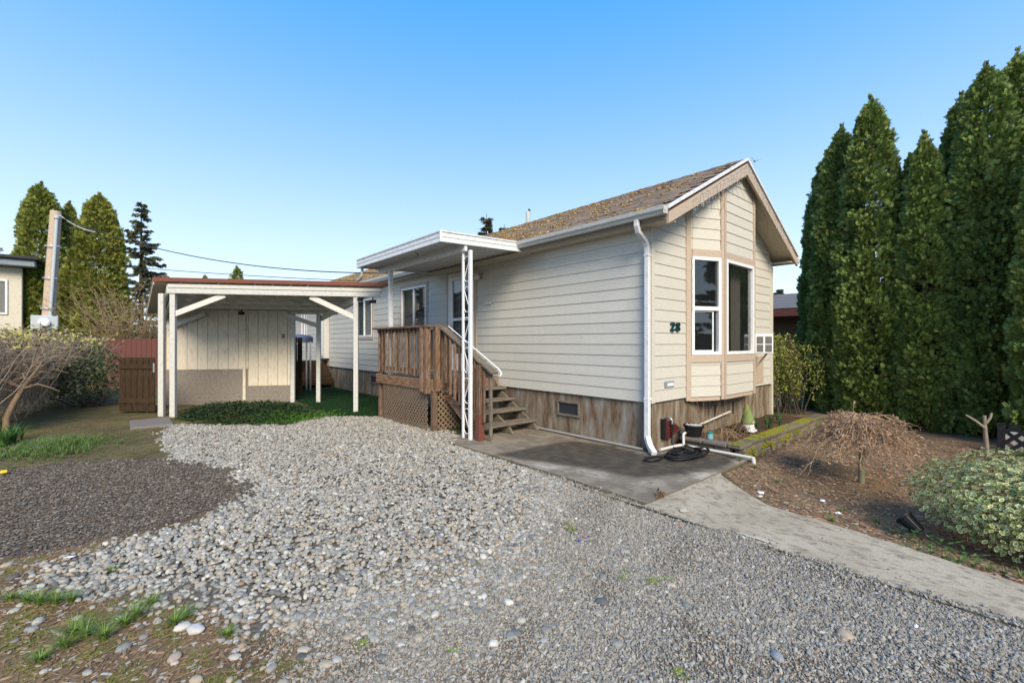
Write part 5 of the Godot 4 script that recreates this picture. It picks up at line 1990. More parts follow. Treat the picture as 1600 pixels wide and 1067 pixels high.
func spin2(q: RandomNumberGenerator) -> Basis:
	return Basis(Vector3(q.randf_range(-1, 1), q.randf_range(-1, 1), q.randf_range(-1, 1)).normalized(), q.randf() * TAU)

func tint_mesh(m: Mesh, c: Color) -> ArrayMesh:
	var a := m.surface_get_arrays(0)
	var k: PackedVector3Array = a[Mesh.ARRAY_VERTEX]
	var cols := PackedColorArray()
	var q := RandomNumberGenerator.new()
	q.seed = k.size()
	for i in range(0, k.size(), 3):
		var g := c * q.randf_range(.7, 1.35)
		cols.append(g); cols.append(g); cols.append(g)
	a[Mesh.ARRAY_COLOR] = cols
	var r := ArrayMesh.new()
	r.add_surface_from_arrays(Mesh.PRIMITIVE_TRIANGLES, a)
	return r

# ---------------------------------------------------------------- the left side of the yard
func yard_plants():
	var q := RandomNumberGenerator.new()
	q.seed = 1300
	# ---- clipped hedge, bare twigs with a few pale leaves on top
	var t := thing("bare_hedge", "clipped hedge of bare purplish twigs with yellow leaves on top", "hedge", Vector3(-6.9, 0, -9.0))
	var b := MB.new()
	var d := MB.new()
	var xf := []
	var cols := []
	var yl := leaf_mesh(false, 1.0, .45)
	for i in 850:
		var u := q.randf()
		var base := Vector3(lerpf(-.45, .45, u) + q.randf_range(-.5, .35), q.randf_range(.1, .7), lerpf(1.9, -4.6, u) + q.randf_range(-.3, .3))
		var top := 1.66 + .07 * sin(u * 9.0) + q.randf_range(-.2, .1)
		var path := twig_path(q, base, Vector3(q.randf_range(-.5, .5), 1.0, q.randf_range(-.5, .5)).normalized(), maxf(top - base.y, .4) * q.randf_range(.8, 1.1), 0.0, .22, 6)
		(b if i % 3 else d).tube(path, taper(.009, .003, 7), 4, false)
		for m in 7:
			var p: Vector3 = path[q.randi_range(3, 6)]
			if p.y > 1.72: continue
			var tw := twig_path(q, p, Vector3(q.randf_range(-1, 1), q.randf_range(-.2, .8), q.randf_range(-1, 1)).normalized(), q.randf_range(.12, .34), .02, .25, 4)
			(b if m % 2 else d).tube(tw, taper(.0055, .002, 5), 3, false)
		if path[6].y > 1.45:
			for m in 6:
				xf.append(Transform3D(spin2(q).scaled_local(Vector3.ONE * q.randf_range(.05, .10)), path[6] + Vector3(q.randf_range(-.14, .14), q.randf_range(-.10, .10), q.randf_range(-.14, .14))))
				cols.append(Color(.28, .28, .07).lerp(Color(.46, .42, .13), q.randf()) if q.randf() < .7 else Color(.22, .15, .11))
		if u > .35:
			for m in 8:
				var p: Vector3 = path[q.randi_range(1, 5)]
				xf.append(Transform3D(spin2(q).scaled_local(Vector3.ONE * q.randf_range(.05, .10)), p + Vector3(q.randf_range(-.2, .2), q.randf_range(-.2, .15), q.randf_range(-.2, .2))))
				cols.append(Color(.10, .115, .05).lerp(Color(.22, .20, .10), q.randf()))
	part("twigs", b.mesh(), M.twig_pink, t)
	part("grey_twigs", d.mesh(), M.twig_grey, t)
	scatter("leaves", yl, M.leaf, xf, cols, t, true)
	# ---- small crooked tree at the end of the hedge
	t = thing("crooked_tree", "small crooked bare tree with pale trunk before the hedge", "tree", Vector3(-6.85, 0, -7.75))
	b = MB.new()
	b.tube([Vector3(0, -.05, 0), Vector3(.0, .25, .02), Vector3(.08, .5, -.02), Vector3(.17, .72, -.06)], [.05, .043, .038, .034], 9)
	b.tube([Vector3(.17, .72, -.06), Vector3(.02, .88, .05), Vector3(-.15, .92, .12), Vector3(-.25, 1.0, .2)], [.026, .022, .016, .008], 7)
	b.tube([Vector3(.17, .72, -.06), Vector3(.26, .9, -.12), Vector3(.36, 1.08, -.16), Vector3(.40, 1.2, -.2)], [.028, .024, .016, .007], 7)
	b.tube([Vector3(.17, .72, -.06), Vector3(.34, .78, -.12), Vector3(.5, .70, -.2), Vector3(.6, .62, -.3)], [.024, .02, .015, .008], 7)
	b.tube([Vector3(-.10, -.05, .03), Vector3(-.13, .2, .04), Vector3(-.11, .45, .05)], [.035, .03, .02], 8)
	for i in 34:
		var p := Vector3(q.randf_range(-.2, .4), q.randf_range(.75, 1.1), q.randf_range(-.3, .2))
		b.tube(twig_path(q, p, Vector3(q.randf_range(-1, 1), q.randf_range(-.2, 1), q.randf_range(-1, 1)).normalized(), q.randf_range(.2, .5), 0, .3, 6), taper(.008, .003, 7), 4, false)
	part("trunk", b.mesh(), M.twig_tan, t)
	# ---- dark shrub under the hedge
	t = thing("dark_shrub", "dark green shrub low at the far end of the hedge", "bush", Vector3(-6.05, 0, -11.2))
	b = MB.new()
	xf = []; cols = []
	for i in 30:
		var a := q.randf() * TAU
		b.tube(twig_path(q, Vector3(q.randf_range(-.2, .2), -.02, q.randf_range(-.2, .2)), Vector3(cos(a), 1.1, sin(a)).normalized(), q.randf_range(.6, 1.1), .02, .2, 5), taper(.012, .004, 6), 5, false)
	for i in 5200:
		var v := Vector3(q.randf_range(-1, 1), q.randf_range(-1, 1), q.randf_range(-1, 1))
		if v.length() > 1: continue
		v *= 1.0 + .3 * nz.get_noise_3dv(v.normalized() * 2.0)
		xf.append(Transform3D(spin2(q).scaled_local(Vector3.ONE * q.randf_range(.05, .09)), Vector3(0, .78, 0) + v * Vector3(.75, .72, 1.2)))
		cols.append(Color(.035, .055, .025).lerp(Color(.11, .125, .055), q.randf()))
	part("branches", b.mesh(), M.bark, t)
	scatter("leaves", yl, M.leaf, xf, cols, t, true)
	# ---- bare yellow shrub by the carport
	t = thing("bare_shrub", "bare tan shrub of arching twigs beside the carport roof", "bush", Vector3(-5.05, 0, -17.6))
	b = MB.new()
	xf = []; cols = []
	for i in 130:
		var a := q.randf() * TAU
		var path := twig_path(q, Vector3(q.randf_range(-.3, .3), .2, q.randf_range(-.3, .3)), Vector3(cos(a) * .4, 1, sin(a) * .4).normalized(), q.randf_range(1.8, 3.6), .035, .12, 9)
		b.tube(path, taper(.016, .005, 10), 4, false)
		for m in 6:
			b.tube(twig_path(q, path[q.randi_range(3, 9)], Vector3(q.randf_range(-1, 1), q.randf_range(-.3, .9), q.randf_range(-1, 1)).normalized(), q.randf_range(.3, .8), .02, .2, 4), taper(.008, .004, 5), 3, false)
		for m in 14:
			var p: Vector3 = path[q.randi_range(1, 9)]
			xf.append(Transform3D(spin2(q).scaled_local(Vector3.ONE * q.randf_range(.06, .13)), p + Vector3(q.randf_range(-.25, .25), q.randf_range(-.2, .2), q.randf_range(-.25, .25))))
			cols.append(Color(.10, .11, .03).lerp(Color(.22, .20, .07), q.randf()))
	part("twigs", b.mesh(), M.twig_tan, t)
	scatter("leaves", yl, M.leaf, xf, cols, t, true)
	# ---- green weeds by the litter patch
	t = thing("weed_clump", "soft bright green weed clump between the hedge and the dark litter", "weeds", Vector3(-6.15, 0, -5.7))
	xf = []; cols = []
	var tuft := blade_tuft(12, 1.0, .03, .9, 51)
	for i in 620:
		var p := Vector3(q.randfn(0, .34), 0, q.randfn(0, .42))
		var s := q.randf_range(.07, .19) * clampf(1.2 - p.length() * .7, .4, 1.2)
		xf.append(Transform3D(Basis(Vector3.UP, q.randf() * TAU).scaled_local(Vector3(s, s, s)), p + Vector3(0, lay(p.x - 6.15, p.z - 5.7), 0)))
		cols.append(Color(.055, .13, .02).lerp(Color(.15, .20, .06), q.randf()))
	scatter("leaves", tuft, M.leaf, xf, cols, t, true)
	t = thing("strap_leaf_plant", "dark green strap leaved clump at the foot of the crooked tree", "plant", Vector3(-6.80, 0, -6.6))
	xf = []; cols = []
	for i in 40:
		xf.append(Transform3D(Basis(Vector3.UP, q.randf() * TAU).scaled_local(Vector3.ONE * q.randf_range(.2, .36)), Vector3(q.randfn(0, .14), 0, q.randfn(0, .14))))
		cols.append(Color(.03, .10, .015).lerp(Color(.07, .16, .03), q.randf()))
	scatter("leaves", tuft, M.leaf, xf, cols, t, true)
	# ---- ivy-like ground cover before the carport wall and lawn around it
	xf = []; cols = []
	for i in 9000:
		var x := q.randf_range(-4.7, -2.0)
		var z := q.randf_range(-9.2, -5.5)
		var e := edge_at("mound", MOUND, x, z)
		if e + q.randf_range(-.1, .1) + .2 * nz.get_noise_2d(x * 2, z * 2) < .05: continue
		if z < -9.8 + (x + 4.6) * .577: continue
		var s := q.randf_range(.035, .085)
		xf.append(Transform3D(Basis(Vector3.UP, q.randf() * TAU) * Basis(Vector3(1, 0, 0), q.randf_range(-.7, .7)) * Basis.from_scale(Vector3.ONE * s), Vector3(x, lay(x, z) + q.randf_range(.02, .13) * clampf(e * 2, .2, 1), z)))
		cols.append(Color(.012, .030, .010).lerp(Color(.035, .062, .020), q.randf()))
	var o := scatter("ground_ivy", yl, M.leaf, xf, cols)
	tag(o, "dark green ivy spreading on the ground inside the carport", "ground cover", "", "stuff")
	xf = []; cols = []
	for i in 1500:
		var x := q.randfn(-2.75, .38)
		var z := q.randfn(-6.2, .34)
		if z < -7.0 or edge_at("river", RIVER, x, z) > .08: continue
		xf.append(Transform3D(Basis(Vector3.UP, q.randf() * TAU).scaled_local(Vector3.ONE * q.randf_range(.03, .075)), Vector3(x, lay(x, z), z)))
		cols.append(Color(.05, .16, .012).lerp(Color(.13, .27, .03), q.randf()))
	o = scatter("bright_grass", tuft, M.leaf, xf, cols)
	tag(o, "patch of bright green grass at the carport opening", "grass", "", "stuff")
	xf = []; cols = []
	for i in 12000:
		var x := q.randf_range(-2.2, -.03)
		var z := q.randf_range(-13.0, -5.35)
		if not inside(TURF, x, z): continue
		xf.append(Transform3D(Basis(Vector3.UP, q.randf() * TAU).scaled_local(Vector3(.035, .03, .035)), Vector3(x, lay(x, z), z)))
		cols.append(Color(.014, .038, .014).lerp(Color(.035, .072, .028), q.randf()))
	o = scatter("artificial_turf", tuft, M.leaf, xf, cols)
	tag(o, "dark green turf strip between the carport and the house", "turf", "", "stuff")
	xf = []; cols = []
	for i in 9000:
		var x := q.randf_range(-8.5, -4.6)
		var z := q.randf_range(-11.0, -4.3)
		if edge_at("river", RIVER, x, z) > -.05 or edge_at("mulch", MULCH, x, z) > -.05 or edge_at("mound", MOUND, x, z) > 0: continue
		if nz.get_noise_2d(x * 1.6, z * 1.6) < q.randf_range(-.5, .35): continue
		xf.append(Transform3D(Basis(Vector3.UP, q.randf() * TAU).scaled_local(Vector3.ONE * q.randf_range(.02, .05)), Vector3(x, lay(x, z), z)))
		cols.append(Color(.10, .10, .03).lerp(Color(.20, .165, .075), q.randf()))
	o = scatter("thin_lawn", tuft, M.leaf, xf, cols)
	tag(o, "thin olive brown lawn between the hedge and the carport", "grass", "", "stuff")
	# ---- moss, straw and tufts of the near left corner
	xf = []; cols = []
	for i in 16000:
		var x := q.randf_range(-6.4, -4.75)
		var z := q.randf_range(-1.1, 1.5)
		if edge_at("river", RIVER, x, z) > -.01 or edge_at("fine", FINE, x, z) > .05: continue
		var m := nz.get_noise_2d(x * 3.7, z * 3.7 + 80) + .3 * nz.get_noise_2d(x * 1.3, z * 1.3)
		if m < q.randf_range(-.12, .26): continue
		xf.append(Transform3D(Basis(Vector3.UP, q.randf() * TAU).scaled_local(Vector3.ONE * q.randf_range(.010, .024)), Vector3(x, lay(x, z), z)))
		cols.append(Color(.13, .17, .025).lerp(Color(.28, .30, .06), q.randf()))
	o = scatter("moss_carpet", tuft, M.leaf, xf, cols)
	tag(o, "yellow green moss and fine grass on the brown earth by the river rock", "moss", "", "stuff")
	b = MB.new()
	for i in 2600:
		var x := q.randf_range(-6.5, -4.6)
		var z := q.randf_range(-1.3, 1.6)
		if edge_at("river", RIVER, x, z) > .03 or edge_at("fine", FINE, x, z) > .2: continue
		var a := q.randfn(.75, .5)
		var l := q.randf_range(.03, .15)
		var y := lay(x, z) + q.randf_range(.002, .012)
		var p := Vector3(x, y, z)
		var dd := Vector3(cos(a), 0, -sin(a)) * l
		b.tube([p, p + dd * .5 + Vector3(0, q.randf_range(0, .012), 0), p + dd], q.randf_range(.0007, .0016), 3, false)
	var straw := part("dry_straw", b.mesh(), M.twig_tan, self)
	tag(straw, "dry straw and needles lying over the near brown earth", "straw", "", "stuff")
	var spots := [[-5.77, -.38, 1.1], [-5.63, -.30, .9], [-5.35, .11, 1.2], [-5.28, .02, .8], [-5.6, .10, 1.1], [-5.48, .25, 1.0], [-5.7, .28, .8], [-5.15, .28, .7], [-5.9, -.55, .8], [-5.0, .62, .6], [-5.45, -.62, .6], [-5.70, -.33, 1.0], [-5.40, .16, 1.0], [-5.55, .17, 1.1], [-5.62, .22, .9], [-5.82, -.45, .9], [-5.20, .33, .9]]
	for w in spots:
		var m := part("grass_tuft", tint_mesh(blade_tuft(80, .10 * w[2], .0030, 1.3, q.randi()), Color(.13, .20, .035)), M.leaf, self, Vector3(w[0], lay(w[0], w[1]), w[1]))
		tag(m, "green grass tuft on the earth below the river rock", "grass", "grass tufts below the river rock")
	for w in [[-2.91, 1.8, .8], [-2.80, 1.85, .5], [-3.01, 1.66, .45], [-2.93, 1.62, .4], [-2.68, .91, .55], [-2.62, .84, .45], [-3.5, 2.3, .4], [-4.5, 1.15, .5], [-4.2, 1.5, .4]]:
		var m := part("moss_tuft", tint_mesh(blade_tuft(50, .035 * w[2] + .008, .0025, 1.6, q.randi()), Color(.16, .22, .02)), M.leaf, self, Vector3(w[0], lay(w[0], w[1]), w[1]))
		m.scale = Vector3(1.5, .9, 1.5)
		tag(m, "small yellow green moss tuft in the crushed gravel", "moss", "moss tufts in the crushed gravel")

# ---------------------------------------------------------------- neighbours, fences, pole, wires
func far_things():
	# neighbour on the left: flat roofed pale house
	var t := thing("neighbour_house", "pale stucco neighbour house with dark roof edge behind the hedge", "house", Vector3(-9.9, 0, -23.4))
	var b := MB.new()
	b.box(Vector3(-6, -.1, -8), Vector3(1.62, 4.35, 1.55), .02)
	part("wall", b.mesh(), M.stucco, t)
	b = MB.new()
	b.box(Vector3(-6.4, 4.36, -8.3), Vector3(2.0, 4.62, 2.0), .02)
	part("roof", b.mesh(), M.blue_grey, t)
	b = MB.new()
	b.box(Vector3(-6.5, 4.62, -8.4), Vector3(2.12, 4.74, 2.12), .02)
	part("roof_edge", b.mesh(), M.wire, t)
	b = MB.new()
	frame_in(b, Vector3(0, 0, 1.55), Vector3(1, 0, 0), Vector3(0, 0, 1), .35, 1.25, 2.55, 3.85, .06, -.02, .05)
	bar_in(b, Vector3(0, 0, 1.55), Vector3(1, 0, 0), Vector3(0, 0, 1), .78, .83, 2.6, 3.8, -.01, .03)
	var w := part("window", b.mesh(), M.vinyl, t)
	b = MB.new()
	b.box(Vector3(.41, 2.61, 1.552), Vector3(.78, 3.79, 1.562))
	part("pane", b.mesh(), M.blind, w)
	b = MB.new()
	b.box(Vector3(.83, 2.61, 1.552), Vector3(1.19, 3.79, 1.562))
	part("pane", b.mesh(), M.glass, w)
	# neighbour on the right: brown wall, grey shingle roof
	t = thing("neighbour_cabin", "brown neighbour house with grey shingle roof behind the shrub", "house", Vector3(13.4, 0, -4.0))
	b = MB.new()
	b.box(Vector3(-3, -.1, -6), Vector3(4, 2.42, 5))
	part("wall", b.mesh(), M.brown_wall, t)
	b = MB.new()
	b.prism(PackedVector2Array([Vector2(-3.5, 2.50), Vector2(.6, 3.35), Vector2(4.6, 2.50), Vector2(4.6, 2.40), Vector2(-3.5, 2.40)]), Transform3D(Basis(), Vector3(0, 0, -6.4)), 11.8)
	var rf_ := part("roof", b.mesh(), M.neighbour_shingle, t)
	for i in 9:
		b = MB.new()
		var x := -3.45 + i * .44
		var y := 2.53 + (i * .44 + .05) * .2073
		b.obox(Transform3D(Basis(Vector3(0, 0, 1), .2044 - .03), Vector3(x + .2, y + .05, -.5)), Vector3(.46, .02, 11.7))
		part("shingle_course", b.mesh(), M.neighbour_shingle, rf_)
	b = MB.new()
	b.box(Vector3(-3.55, 2.30, -6.4), Vector3(-3.50, 2.52, 5.4))
	part("fascia", b.mesh(), M.red_post, t)
	# picket fence between the shrub and the neighbour
	t = thing("picket_fence", "weathered grey picket fence behind the yellow green shrub", "fence")
	for i in 22:
		var p := Vector3(5.6 + .10 * i, 0, -1.05 + .085 * i)
		plank("picket", t, p + Vector3(0, -.05, 0), p + Vector3(0, 1.02 + rf(-.03, .03), 0), .085, .02, M.fence_grey, Vector3(.76, 0, .65), .003)
	for y in [.28, .82]:
		plank("fence_rail", t, Vector3(5.58, y, -1.10), Vector3(7.75, y, .75), .08, .04, M.fence_grey)
	# black lattice fence behind the hedge row at the right
	t = thing("lattice_fence", "low dark diagonal lattice fence at the foot of the hedge row", "fence")
	var o := Vector3(4.02, -.12, 3.95)
	var s := Vector3(.10, 0, -1).normalized()
	lattice(t, o, s, Vector3(-1, 0, -.1).normalized(), .85, .46, .15, .05, [M.dark, M.bark])
	plank("fence_post", t, o + s * .05 + Vector3(.03, -.05, 0), o + s * .05 + Vector3(.03, .55, 0), .08, .08, M.dark, Vector3(1, 0, 0))
	plank("fence_post", t, o + s * .85 + Vector3(.03, -.05, 0), o + s * .85 + Vector3(.03, .46, 0), .08, .08, M.dark, Vector3(1, 0, 0))
	b = MB.new()
	b.obox(Transform3D(Basis(), Vector3(4.40, .02, 3.55)), Vector3(.03, .34, .85), .005)  # added board, a pale stand-in for the bright background behind the lattice
	one("added_lattice_backing", b.mesh(), M.car_rafter, "added low pale backing board behind the dark lattice by the sapling", "fence")
	# red fence and dark gate on the left
	t = thing("red_fence", "faded red board fence between the arborvitae and the carport", "fence")
	for i in 13:
		var p := Vector3(-5.75, 0, -16.9).lerp(Vector3(-4.2, 0, -15.5), i / 12.0)
		plank("fence_board", t, p + Vector3(0, -.05, 0), p + Vector3(0, 1.62, 0), .165, .025, M.red_fence, Vector3(.74, 0, .67), .004)
	plank("fence_rail", t, Vector3(-5.8, 1.3, -17.0), Vector3(-4.15, 1.3, -15.5), .09, .04, M.red_fence)
	t = thing("wooden_gate", "dark brown board gate beside the carport posts", "gate")
	for i in 6:
		var p := Vector3(-5.40, 0, -9.33).lerp(Vector3(-4.92, 0, -8.90), i / 5.0)
		plank("gate_board", t, p + Vector3(0, .03, 0), p + Vector3(0, 1.18, 0), .118, .022, M.gate_wood, Vector3(.745, 0, .667), .004)
	for y in [.25, .98]:
		plank("gate_rail", t, Vector3(-5.46, y, -9.36), Vector3(-4.88, y, -8.84), .09, .03, M.gate_wood)
	plank("latch", t, Vector3(-4.90, .86, -8.84), Vector3(-4.90, 1.06, -8.84), .03, .03, M.steel, Vector3(1, 0, 0))
	# dark fence, tarp and rail behind the carport
	t = thing("board_fence", "dark brown board fence seen through the open carport side", "fence")
	for i in 5:
		var p := Vector3(-2.05 + .12 * i, 0, -10.6 + .07 * i)
		plank("fence_board", t, p + Vector3(0, -.05, 0), p + Vector3(0, 1.72 - .02 * i, 0), .128, .025, M.gate_wood, Vector3(.866, 0, .5), .004)
	t = thing("barbecue", "barbecue under a blue grey cover behind the carport", "barbecue", Vector3(-1.35, 0, -11.6))
	b = MB.new()
	b.lathe([Vector2(.36, 1.50), Vector2(.36, 1.66), Vector2(.30, 1.72), Vector2(.16, 1.75), Vector2(0, 1.755)], 16, Transform3D(Basis.from_scale(Vector3(1.5, 1, .8)), Vector3.ZERO))
	part("cover", b.mesh(), M.cloth_blue, t)
	for q in [[-.4, -.2], [.4, -.2], [-.4, .2], [.4, .2]]:
		plank("leg", t, Vector3(q[0], -.02, q[1]), Vector3(q[0], 1.52, q[1]), .04, .04, M.steel, Vector3(1, 0, 0))
	t = thing("rear_steps", "dark brown wooden steps to the second entrance of the house", "steps")
	for i in 4:
		plank("tread", t, Vector3(-.05, .86 - .19 * i, -12.85 + .26 * i), Vector3(-1.05, .86 - .19 * i, -12.85 + .26 * i), .28, .04, M.gate_wood, Vector3(0, 0, 1))
		plank("riser", t, Vector3(-.05, .76 - .19 * i, -12.72 + .26 * i), Vector3(-1.05, .76 - .19 * i, -12.72 + .26 * i), .17, .025, M.gate_wood)
	plank("stringer", t, Vector3(-1.06, .80, -13.0), Vector3(-1.06, .02, -11.85), .2, .04, M.gate_wood)
	plank("side_board", t, Vector3(-1.09, .45, -13.0), Vector3(-.05, .45, -13.0), .86, .03, M.gate_wood)
	for z in [-13.0, -12.2]:
		plank("rail_post", t, Vector3(-1.06, .0, z), Vector3(-1.06, 1.7, z), .07, .07, M.car_white, Vector3(1, 0, 0))
	plank("hand_rail", t, Vector3(-1.06, 1.72, -13.0), Vector3(-1.06, 1.15, -11.9), .08, .04, M.car_white)
	# service pole with meter
	t = thing("utility_pole", "leaning weathered wood service pole with conduit and meter box", "pole")
	var foot := Vector3(-7.44, -.1, -19.0)
	var head := Vector3(-7.14, 6.05, -18.78)
	b = MB.new()
	b.tube([foot, foot.lerp(head, .5), head], [.20, .175, .15], 12)
	part("shaft", b.mesh(), M.pole_wood, t)
	b = MB.new()
	b.tube([foot + Vector3(.06, .1, .22), foot.lerp(head, .95) + Vector3(.05, 0, .20)], .05, 10)
	b.lathe([Vector2(.05, 0), Vector2(.085, .02), Vector2(.085, .10), Vector2(.0, .16)], 10, Transform3D(Basis(), foot.lerp(head, .95) + Vector3(.05, 0, .20)))
	part("conduit", b.mesh(), M.meter, t)
	for k in [.45, .62, .8]:
		b = MB.new()
		var c := foot.lerp(head, k)
		b.lathe([Vector2(.22, -.02), Vector2(.22, .02)], 14, Transform3D(Basis(), c + Vector3(0, 0, .03)))
		part("band", b.mesh(), M.steel, t)
	b = MB.new()
	b.box(Vector3(-7.72, 1.95, -18.82), Vector3(-7.06, 2.42, -18.58), .02)
	var mb := part("meter_box", b.mesh(), M.meter, t)
	b = MB.new()
	b.lathe([Vector2(.15, 0), Vector2(.15, .10), Vector2(.10, .13), Vector2(0, .13)], 18, Transform3D(Basis(Vector3(1, 0, 0), PI / 2), Vector3(-7.40, 2.17, -18.585)))
	part("meter_dial", b.mesh(), M.vinyl, mb)
	wire("overhead wire from the service pole to the awning end", head + Vector3(.1, -.22, .2), Vector3(-.35, 3.22, -7.0), .5, .014)
	wire("lower overhead wire passing behind the meter pole and spruce", Vector3(-13.0, 5.6, -26.0), Vector3(.2, 3.35, -9.8), .25, .011)
	wire("thin loop of service cable hanging from the pole head", head + Vector3(.1, -.15, .2), Vector3(-6.1, 5.28, -17.6), .10, .016, M.wire_pale)

func wire(label: String, a: Vector3, b: Vector3, sag: float, r: float, m: Material = null):
	var k := MB.new()
	var p := []
	for i in 25:
		var u := i / 24.0
		p.append(a.lerp(b, u) - Vector3.UP * sag * 4.0 * u * (1 - u))
	k.tube(p, r, 5)
	one("overhead_wire", k.mesh(), M.wire if m == null else m, label, "wire")

# ---------------------------------------------------------------- small things
func small_things():
	var q := RandomNumberGenerator.new()
	q.seed = 4000
	# window air conditioner in the far side of the bay
	var a := deg_to_rad(23.0)
	var n := Vector3(sin(a), 0, cos(a))
	var s := Vector3(cos(a), 0, -sin(a))
	var c := Vector3(3.08, 1.475, .135) + n * .12
	var bs := Basis(s, Vector3.UP, n)
	var t := thing("air_conditioner", "white window air conditioner sticking out of the bay", "air conditioner")
	var b := MB.new()
	b.obox(Transform3D(bs, c), Vector3(.46, .34, .36), .012)
	part("case", b.mesh(), M.vinyl, t)
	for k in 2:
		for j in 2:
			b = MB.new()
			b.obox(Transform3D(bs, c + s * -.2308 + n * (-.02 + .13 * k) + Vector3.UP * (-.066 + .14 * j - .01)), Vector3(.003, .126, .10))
			part("louvre_shade_plate", b.mesh(), M.screen, t)  # flat dark plate drawn as the shade behind the louvre slats
			b = MB.new()
			for i in 7:
				b.obox(Transform3D(bs, c + s * -.2315 + n * (-.02 + .13 * k) + Vector3.UP * (-.12 + .14 * j + .018 * i - .01)), Vector3(.006, .008, .10))
			part("louvre", b.mesh(), M.pvc_grey, t)
	b = MB.new()
	for i in 11:
		b.obox(Transform3D(bs, c + n * .182 + Vector3.UP * (-.14 + .028 * i)), Vector3(.40, .010, .006))
	part("coil_grille", b.mesh(), M.pvc_grey, t)
	b = MB.new()
	b.box(Vector3(2.95, .72, -.0), Vector3(3.9, 1.24, .02), .003)
	part("support_panel", b.mesh(), M.trim, t)
	b = MB.new()
	b.bar(c + n * .10 - Vector3.UP * .17, Vector3(3.1, .95, .1), .03, .03)
	part("support_strut", b.mesh(), M.trim, t)
	# icicle string lights hanging on both rakes
	t = thing("string_lights", "white icicle string lights stapled along the gable rake boards", "string lights")
	var half := WID / 2
	for sgn in [-1.0, 1.0]:
		b = MB.new()
		var d := MB.new()
		var top := []
		var x0: float = half - .02 if sgn < 0 else half + .02
		var x1: float = .35 if sgn < 0 else WID - .25
		for i in 70:
			var x := lerpf(x0, x1, i / 69.0)
			var p := Vector3(x, roof_top(x) - .105 + q.randf_range(-.025, .02), .408 + q.randf_range(0, .008))
			top.append(p)
			var l := q.randf_range(.05, .22)
			var path := twig_path(q, p, Vector3(q.randf_range(-.4, .4), -1, q.randf_range(-.02, .12)).normalized(), l, .12, .35, 5)
			for k in path.size(): path[k].z = maxf(path[k].z, .406)
			b.tube(path, .0014, 3, false)
			for k in 2:
				d.obox(Transform3D(spin2(q), path[q.randi_range(1, 5)] + Vector3(0, -.008, .004)), Vector3(.005, .012, .005))
		b.tube(top, .003, 3, false)
		part("cord", b.mesh(), M.wire_pale, t)
		part("bulbs", d.mesh(), M.bulb_white, t)
	b = MB.new()
	for k in 14:
		var p := Vector3(1.02 + .16 * k, roof_top(1.02 + .16 * k) - .25, .37)
		b.tube(twig_path(q, p, Vector3(q.randf_range(-.3, .3), -1, 0).normalized(), q.randf_range(.15, .5), .1, .25, 6), .0016, 3, false)
	part("loose_cord", b.mesh(), M.wire, t)
	b = MB.new()
	var dn := []
	for i in 30: dn.append(Vector3(1.0 + q.randf_range(-.012, .012), 3.55 - .055 * i, .075 + q.randf_range(-.006, .008)))
	b.tube(dn, .0022, 4, false)
	part("drop_cord", b.mesh(), M.wire, t)
	# hose bib cover and coiled hose
	t = thing("hose_hanger", "maroon plate hose hanger on the skirting at the corner", "hose hanger")
	b = MB.new()
	b.prism(PackedVector2Array([Vector2(.30, .40), Vector2(.44, .40), Vector2(.68, .27), Vector2(.44, .15), Vector2(.30, .16)]), Transform3D(Basis(), Vector3(0, 0, .03)), .012)
	part("plate", b.mesh(), M.maroon, t)
	b = MB.new()
	b.box(Vector3(.27, .16, -.03), Vector3(.30, .43, .05), .003)
	part("mount", b.mesh(), M.dark, t)
	b = MB.new()
	b.tube([Vector3(.38, .44, -.03), Vector3(.38, .44, .06), Vector3(.40, .41, .08), Vector3(.40, .36, .08)], .016, 8)
	b.lathe([Vector2(.03, 0), Vector2(.03, .014), Vector2(0, .016)], 10, Transform3D(Basis(), Vector3(.38, .455, .04)))
	part("tap", b.mesh(), M.steel, t)
	t = thing("garden_hose", "black garden hose coiled in a heap on the pad", "hose")
	b = MB.new()
	var pts := [Vector3(.40, .37, .08), Vector3(.41, .30, .085), Vector3(.40, .2, .08), Vector3(.38, .10, .09), Vector3(.33, .045, .14)]
	for i in 230:
		var u := i / 229.0
		var ang := i * .29
		var r := .27 * (.55 + .45 * sin(i * .043 + 1.0)) + .03 * sin(i * .61)
		var drift := Vector3(.12 * sin(i * .019), 0, .05 * cos(i * .027))
		pts.append(Vector3(.12, .040 + .028 * (.5 + .5 * sin(i * .37)) + .05 * u * (1.0 - absf(r) / .33), .42) + Vector3(cos(ang) * r * 1.35, 0, sin(ang) * r * .62) + drift)
	b.tube(pts, .0125, 7)
	b.tube([Vector3(-.22, .036, .30), Vector3(-.36, .036, .33), Vector3(-.48, .036, .30), Vector3(-.52, .036, .22), Vector3(-.42, .036, .17), Vector3(-.25, .036, .22), Vector3(-.1, .036, .30)], .0125, 7)
	b.tube([Vector3(.42, .036, .46), Vector3(.62, .036, .42), Vector3(.68, .036, .34), Vector3(.56, .036, .28), Vector3(.40, .036, .35)], .0125, 7)
	part("hose", b.mesh(), M.rubber, t)
	b = MB.new()
	b.obox(Transform3D(Basis(Vector3(0, 1, 0), .5) * Basis(Vector3(1, 0, 0), .35), Vector3(.18, .11, .44)), Vector3(.20, .05, .13), .014)
	part("reel_piece", b.mesh(), M.black_plastic, t)
	# white drain pipes
	t = thing("drain_pipe", "white plastic pipe running along the pad and planter edge", "pipe")
	b = MB.new()
	b.tube([Vector3(.05, .055, .10), Vector3(.42, .055, .12), Vector3(.52, .058, .15)], .02, 10)
	b.tube([Vector3(.545, .055, .16), Vector3(.545, .055, .985), Vector3(.545, .052, 1.10)], .019, 10)
	b.tube([Vector3(.545, .062, 1.09), Vector3(.545, .0, 1.10), Vector3(.545, -.07, 1.10)], .024, 10)
